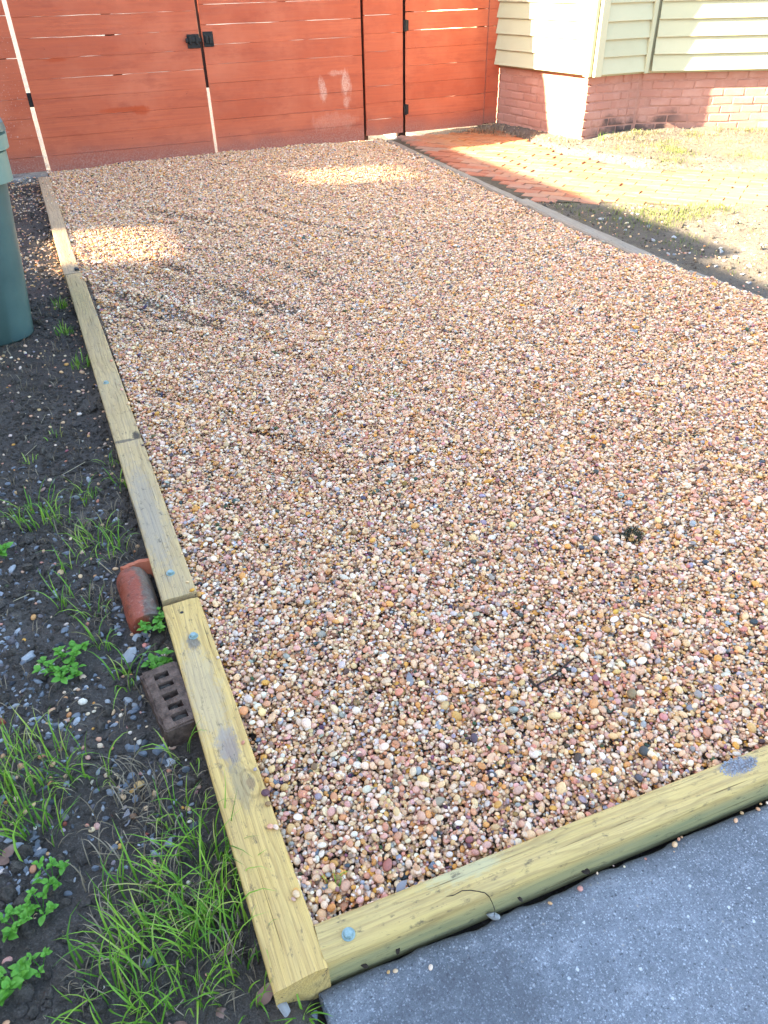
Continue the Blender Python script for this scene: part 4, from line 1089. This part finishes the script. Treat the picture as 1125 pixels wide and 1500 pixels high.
tuft(4.40, 7.80, 50, .10, .08, .006, 'low dead weeds on the bricks before the walk-through gate', None, mat='dry', lean=1.4)
tuft(5.08, 6.48, 10, .10, .02, .006, 'single green sprout at the foundation corner', None, lean=.7)
for (x, y, h) in ((4.62, 7.62, .13), (4.68, 7.45, .11), (4.52, 7.86, .12), (4.66, 7.75, .16), (4.30, 7.88, .07)):
    tuft(x, y, 60, h, .09, .005, 'tangle of dead stalks against the house wall beside the walk-through gate', 'dead stalks at the house corner', mat='dry', lean=1.5)
gF = ('sprig of grass poking out of the gravel', 'grass sprigs in the gravel')
for (x, y) in ((1.11, 2.54), (.25, 2.6), (.17, .72)): tuft(x, y, 7, .05, .012, .003, *gF, lean=1.1, z=float(gravz(x, y)))
tuft(.055, .555, 9, .10, .01, .0035, 'green grass sprout at the corner of timber and concrete', None, lean=1.2, z=-.075)
tuft(1.385, 1.36, 240, .034, .024, .0024, 'dark moss clump lying on the gravel', None, mat='dry', lean=1.3, z=float(gravz(1.38, 1.36)) + .004)
bpy.data.objects[-1] if False else None
mk = mat_leafy('dark_moss', [(0, (.015, .016, .010)), (1, (.045, .05, .025))], .1, .9)
[o for o in COL.objects if o.get('label') == 'dark moss clump lying on the gravel'][0].data.materials[0] = mk
# lawn at the right: uncountable
v, f, t = [], [], []
k_ = 0
def lawn_d(x, y):
    d = sst(fbm(x * 2.4, y * 2.4, 611, 4), .0, .6)
    return d * (.25 + .75 * sst(x - 3.55 - .25 * (y < 3.4), 0, .5))
while k_ < 2300:
    x = rng.uniform(3.5, 7.0); y = rng.uniform(2.8, 6.6)
    if inpoly(x, y, path_poly) or y > 6.55 - .43 * max(0, x - 5.6) or (x < 5.2 and y > 6.2): continue
    if rng.random() > float(lawn_d(x, y)) + .03: k_ += .2; continue
    blades(v, f, t, (x, y, float(soilz(x, y))), 8, .045, .06, .0036, 1.0, seed=int(rng.integers(1e6))); k_ += 1
lw = link('grass', tint_mesh('grass', v, f, t, M['lawn'])); tag(lw, 'sparse sunlit grass around the brick path', 'grass', kind='stuff')
# sparse bits on the left soil
v, f, t = [], [], []
for _ in range(520):
    if rng.random() < .3: q = rng.random(); x = 4.93 - .13 * q - rng.random() * .22; y = 6.55 + q
    else: x = rng.uniform(4.95, 7.4); y = min(6.55, 6.57 - .43 * (x - 5.6)) - abs(rng.normal(0, .22)) - .03
    if inpoly(x, y, path_poly): continue
    blades(v, f, t, (x, y, float(soilz(x, y))), 4, .06, .03, .003, 1.8, seed=int(rng.integers(1e6)))
for _ in range(1100):
    x = rng.uniform(-.9, .0); y = rng.uniform(.6, 4.6)
    if rng.random() > .5 + .5 * float(fbm(x * 3, y * 3, 77, 3)): continue
    blades(v, f, t, (x, y, float(soilz(x, y))), int(rng.integers(1, 4)), .07, .01, .0026, 1.7, seed=int(rng.integers(1e6)))
lw = link('grass', tint_mesh('grass', v, f, t, M['dry'])); tag(lw, 'stray dry blades and roots scattered over the bare soil', 'grass', kind='stuff')

def leaf_mesh(name, mat, aspect=.5, fold=.25, curl=.3, seed=0):
    r_ = np.random.default_rng(seed); S = 7; v = []; f = []; t = []
    for i in range(S + 1):
        u = i / S; w = aspect * .5 * math.sin(math.pi * min(1, u ** .8)) ** .9 + .002; z = curl * (u * (1 - u)) * 1.0
        for s in (-1, 0, 1): v.append((u, s * w, z + abs(s) * w * fold + .02 * r_.normal())); t.append(.35 + .4 * u + .1 * r_.normal())
    for i in range(S):
        for j in range(2): a = i * 3 + j; f.append((a, a + 3, a + 4, a + 1))
    return tint_mesh(name, v, f, np.clip(t, 0, 1), mat)
WL = [leaf_mesh('leaf', M['weed'], .60 + .06 * i, .3, .35, i) for i in range(3)]
def weed(x, y, nst, size, spread, label, group=None, z=None):
    z = float(soilz(x, y)) if z is None else z
    o = empty('weed', (x, y, z), random.uniform(0, 6)); tag(o, label, 'weed', group)
    sv, sf = [], []
    for s in range(nst):
        a = 6.283 * s / nst + random.uniform(-.4, .4); q = spread * random.uniform(.3, 1); hx, hy, hz = q * math.cos(a), q * math.sin(a), random.uniform(.015, .045)
        b0 = len(sv)
        for (cx, cy, cz) in ((0, 0, -.003), (hx, hy, hz)):
            for k in range(3): sv.append((cx + .0011 * math.cos(2.09 * k), cy + .0011 * math.sin(2.09 * k), cz))
        sf += [(b0 + k, b0 + (k + 1) % 3, b0 + 3 + (k + 1) % 3, b0 + 3 + k) for k in range(3)]
        nl_ = random.choice((6, 7, 8))
        for q_ in range(nl_):
            aa = 6.283 * q_ / nl_ + random.uniform(-.3, .3) + a; sc_ = size * (random.uniform(.7, 1.15) if q_ % 2 else random.uniform(.4, .7)); up = 0 if q_ % 2 else .006
            link('leaf', random.choice(WL), o, (hx + random.uniform(-.004, .004), hy + random.uniform(-.004, .004), hz - .002 + up), (random.uniform(-.4, .4), random.uniform(-.4, .15) - 40 * up, aa + 1.3 * q_), (sc_, sc_, sc_))
    link('stem', mesh('stem', sv, sf, M['weed']), o)
    return o
weed(-.265, 1.57, 17, .024, .065, 'bright green bushy weed on the soil among slate chips')
weed(-.018, 1.62, 13, .020, .045, 'small-leaved green weed between the round-topped brick and the timber')
weed(-.035, 1.475, 6, .026, .025, 'broad-leaved green weed just above the brick with holes')
weed(-.40, 2.14, 2, .034, .02, 'pale green seedling with narrow leaves in the dark soil')
for (x, y) in ((-.40, .92), (-.355, .935), (-.33, .985)): weed(x, y, 6, .018, .035, 'small creeping weed on the bare soil left of the long grass', 'creeping weeds on the bare soil')
weed(-.36, .82, 3, .014, .02, 'tiny clover-like weed below the creeping ones')
weed(-.425, .80, 9, .026, .045, 'larger green weed with rounded leaves on bare soil')
DL = [leaf_mesh('dead_leaf', M['deadleaf'], .62, -.25, .25, 20 + i) for i in range(3)]; GLf = [leaf_mesh('dead_leaf', M['greyleaf'], .42, -.3, .3, 30 + i) for i in range(2)]
def dleaf(x, y, s, label, grey=False, z=None, rz=None, group=None):
    z = float(soilz(x, y)) + .006 if z is None else z
    o = link('dead_leaf', random.choice(GLf if grey else DL), None, (x, y, z), (random.uniform(-.3, .3), random.uniform(-.2, .2), random.uniform(0, 6.28) if rz is None else rz), (s, s, s)); return tag(o, label, 'leaf', group)
for (x, y, rz) in ((-.42, 1.075, .9), (-.41, 1.06, 2.4)): dleaf(x, y, .034, 'pinkish brown dead leaf lying flat on the bare soil', rz=rz, group='pink dead leaves')
dleaf(-.18, 1.05, .042, 'grey dead leaf leaning by the dry grass', True, rz=1.3)
dleaf(-.015, .605, .05, 'brown dead leaf at the foot of the short timber', rz=.4)
dleaf(-.28, 2.49, .03, 'small reddish leaf on the dark soil')
for (x, y) in ((-.08, .63), (-.13, .62), (-.02, .72), (-.16, .60), (-.03, .85)): dleaf(x, y, .04, 'brown dead leaf tangled in the long grass', group='leaves in the long grass')
dleaf(.52, 1.10, .042, 'grey papery leaf lying on the gravel', True, z=float(gravz(.53, 1.11)) + .012, rz=1.3)
dleaf(.28, .655, .035, 'small grey leaf caught between gravel and front timber', True, z=-.006, rz=.5)
for i in range(5): dleaf(float(rng.uniform(.14, 1.0)), 0, .016, 'dark leaf scrap wedged between front timber and concrete', z=-.066, group='scraps in the timber gap')
SCRAP = leaf_mesh('dead_leaf', M['twig'], .5, .3, .3, 44)
for o in [o for o in COL.objects if o.get('group') == 'scraps in the timber gap']:
    o.location.y = float(yfront(o.location.x)) - .012; o.data = SCRAP
stone(.445, float(yfront(.445)) - .012, -.074, .014, 'palerock', 'pale stone with a root wedged between front timber and concrete', None, .2)
def rod(name, pts, r_, mat, label, cat='twig', group=None):
    v = []; f = []
    for i, p in enumerate(pts):
        for k in range(5): a = 1.2566 * k; v.append((p[0] + r_ * math.cos(a) * .7, p[1] + r_ * math.sin(a) * .7, p[2] + r_ * math.sin(a + 1)))
    for i in range(len(pts) - 1):
        for k in range(5): f.append((i * 5 + k, i * 5 + (k + 1) % 5, i * 5 + 5 + (k + 1) % 5, i * 5 + 5 + k))
    c0 = Vector(pts[0]); v = [(a - c0.x, b - c0.y, c - c0.z) for a, b, c in v]
    return tag(link(name, mesh(name, v, f, mat), None, c0), label, cat, group)
def on_g(x, y, d=.010): return (x, y, float(gravz(np.float64(x), np.float64(y))) + d)
rod('twig', [on_g(.80, .975), on_g(.86, .985, .014), on_g(.93, 1.01, .012)], .003, M['twig'], 'dark twig lying on the gravel')
rod('twig', [on_g(.80, .95, .01), on_g(.79, 1.0, .012)], .003, M['twig'], 'short dark twig fork beside the twig on the gravel')
rod('twig', [(.36, .606, .001), (.375, .602, .003), (.392, .603, .0035), (.408, .597, .003), (.420, .590, .0015), (.430, .583, .001), (.436, .576, -.006), (.440, .569, -.022), (.445, .566, -.045), (.443, .563, -.066)], .0009, M['twig'], 'thin root hanging over the edge of the front timber')
for (x, y, a, l) in ((-.33, 2.75, .9, .09), (-.20, 2.55, .5, .1), (-.38, 1.9, .2, .07), (-.25, 3.0, 1.2, .06), (-.1, 1.9, 2.0, .08)):
    z = float(soilz(x, y)) + .008; rod('straw', [(x, y, z), (x + l * math.cos(a), y + l * math.sin(a), z + .006)], .0013, M['straw'], 'pale straw stalk lying on the dark soil', 'straw', 'straw stalks on the soil')
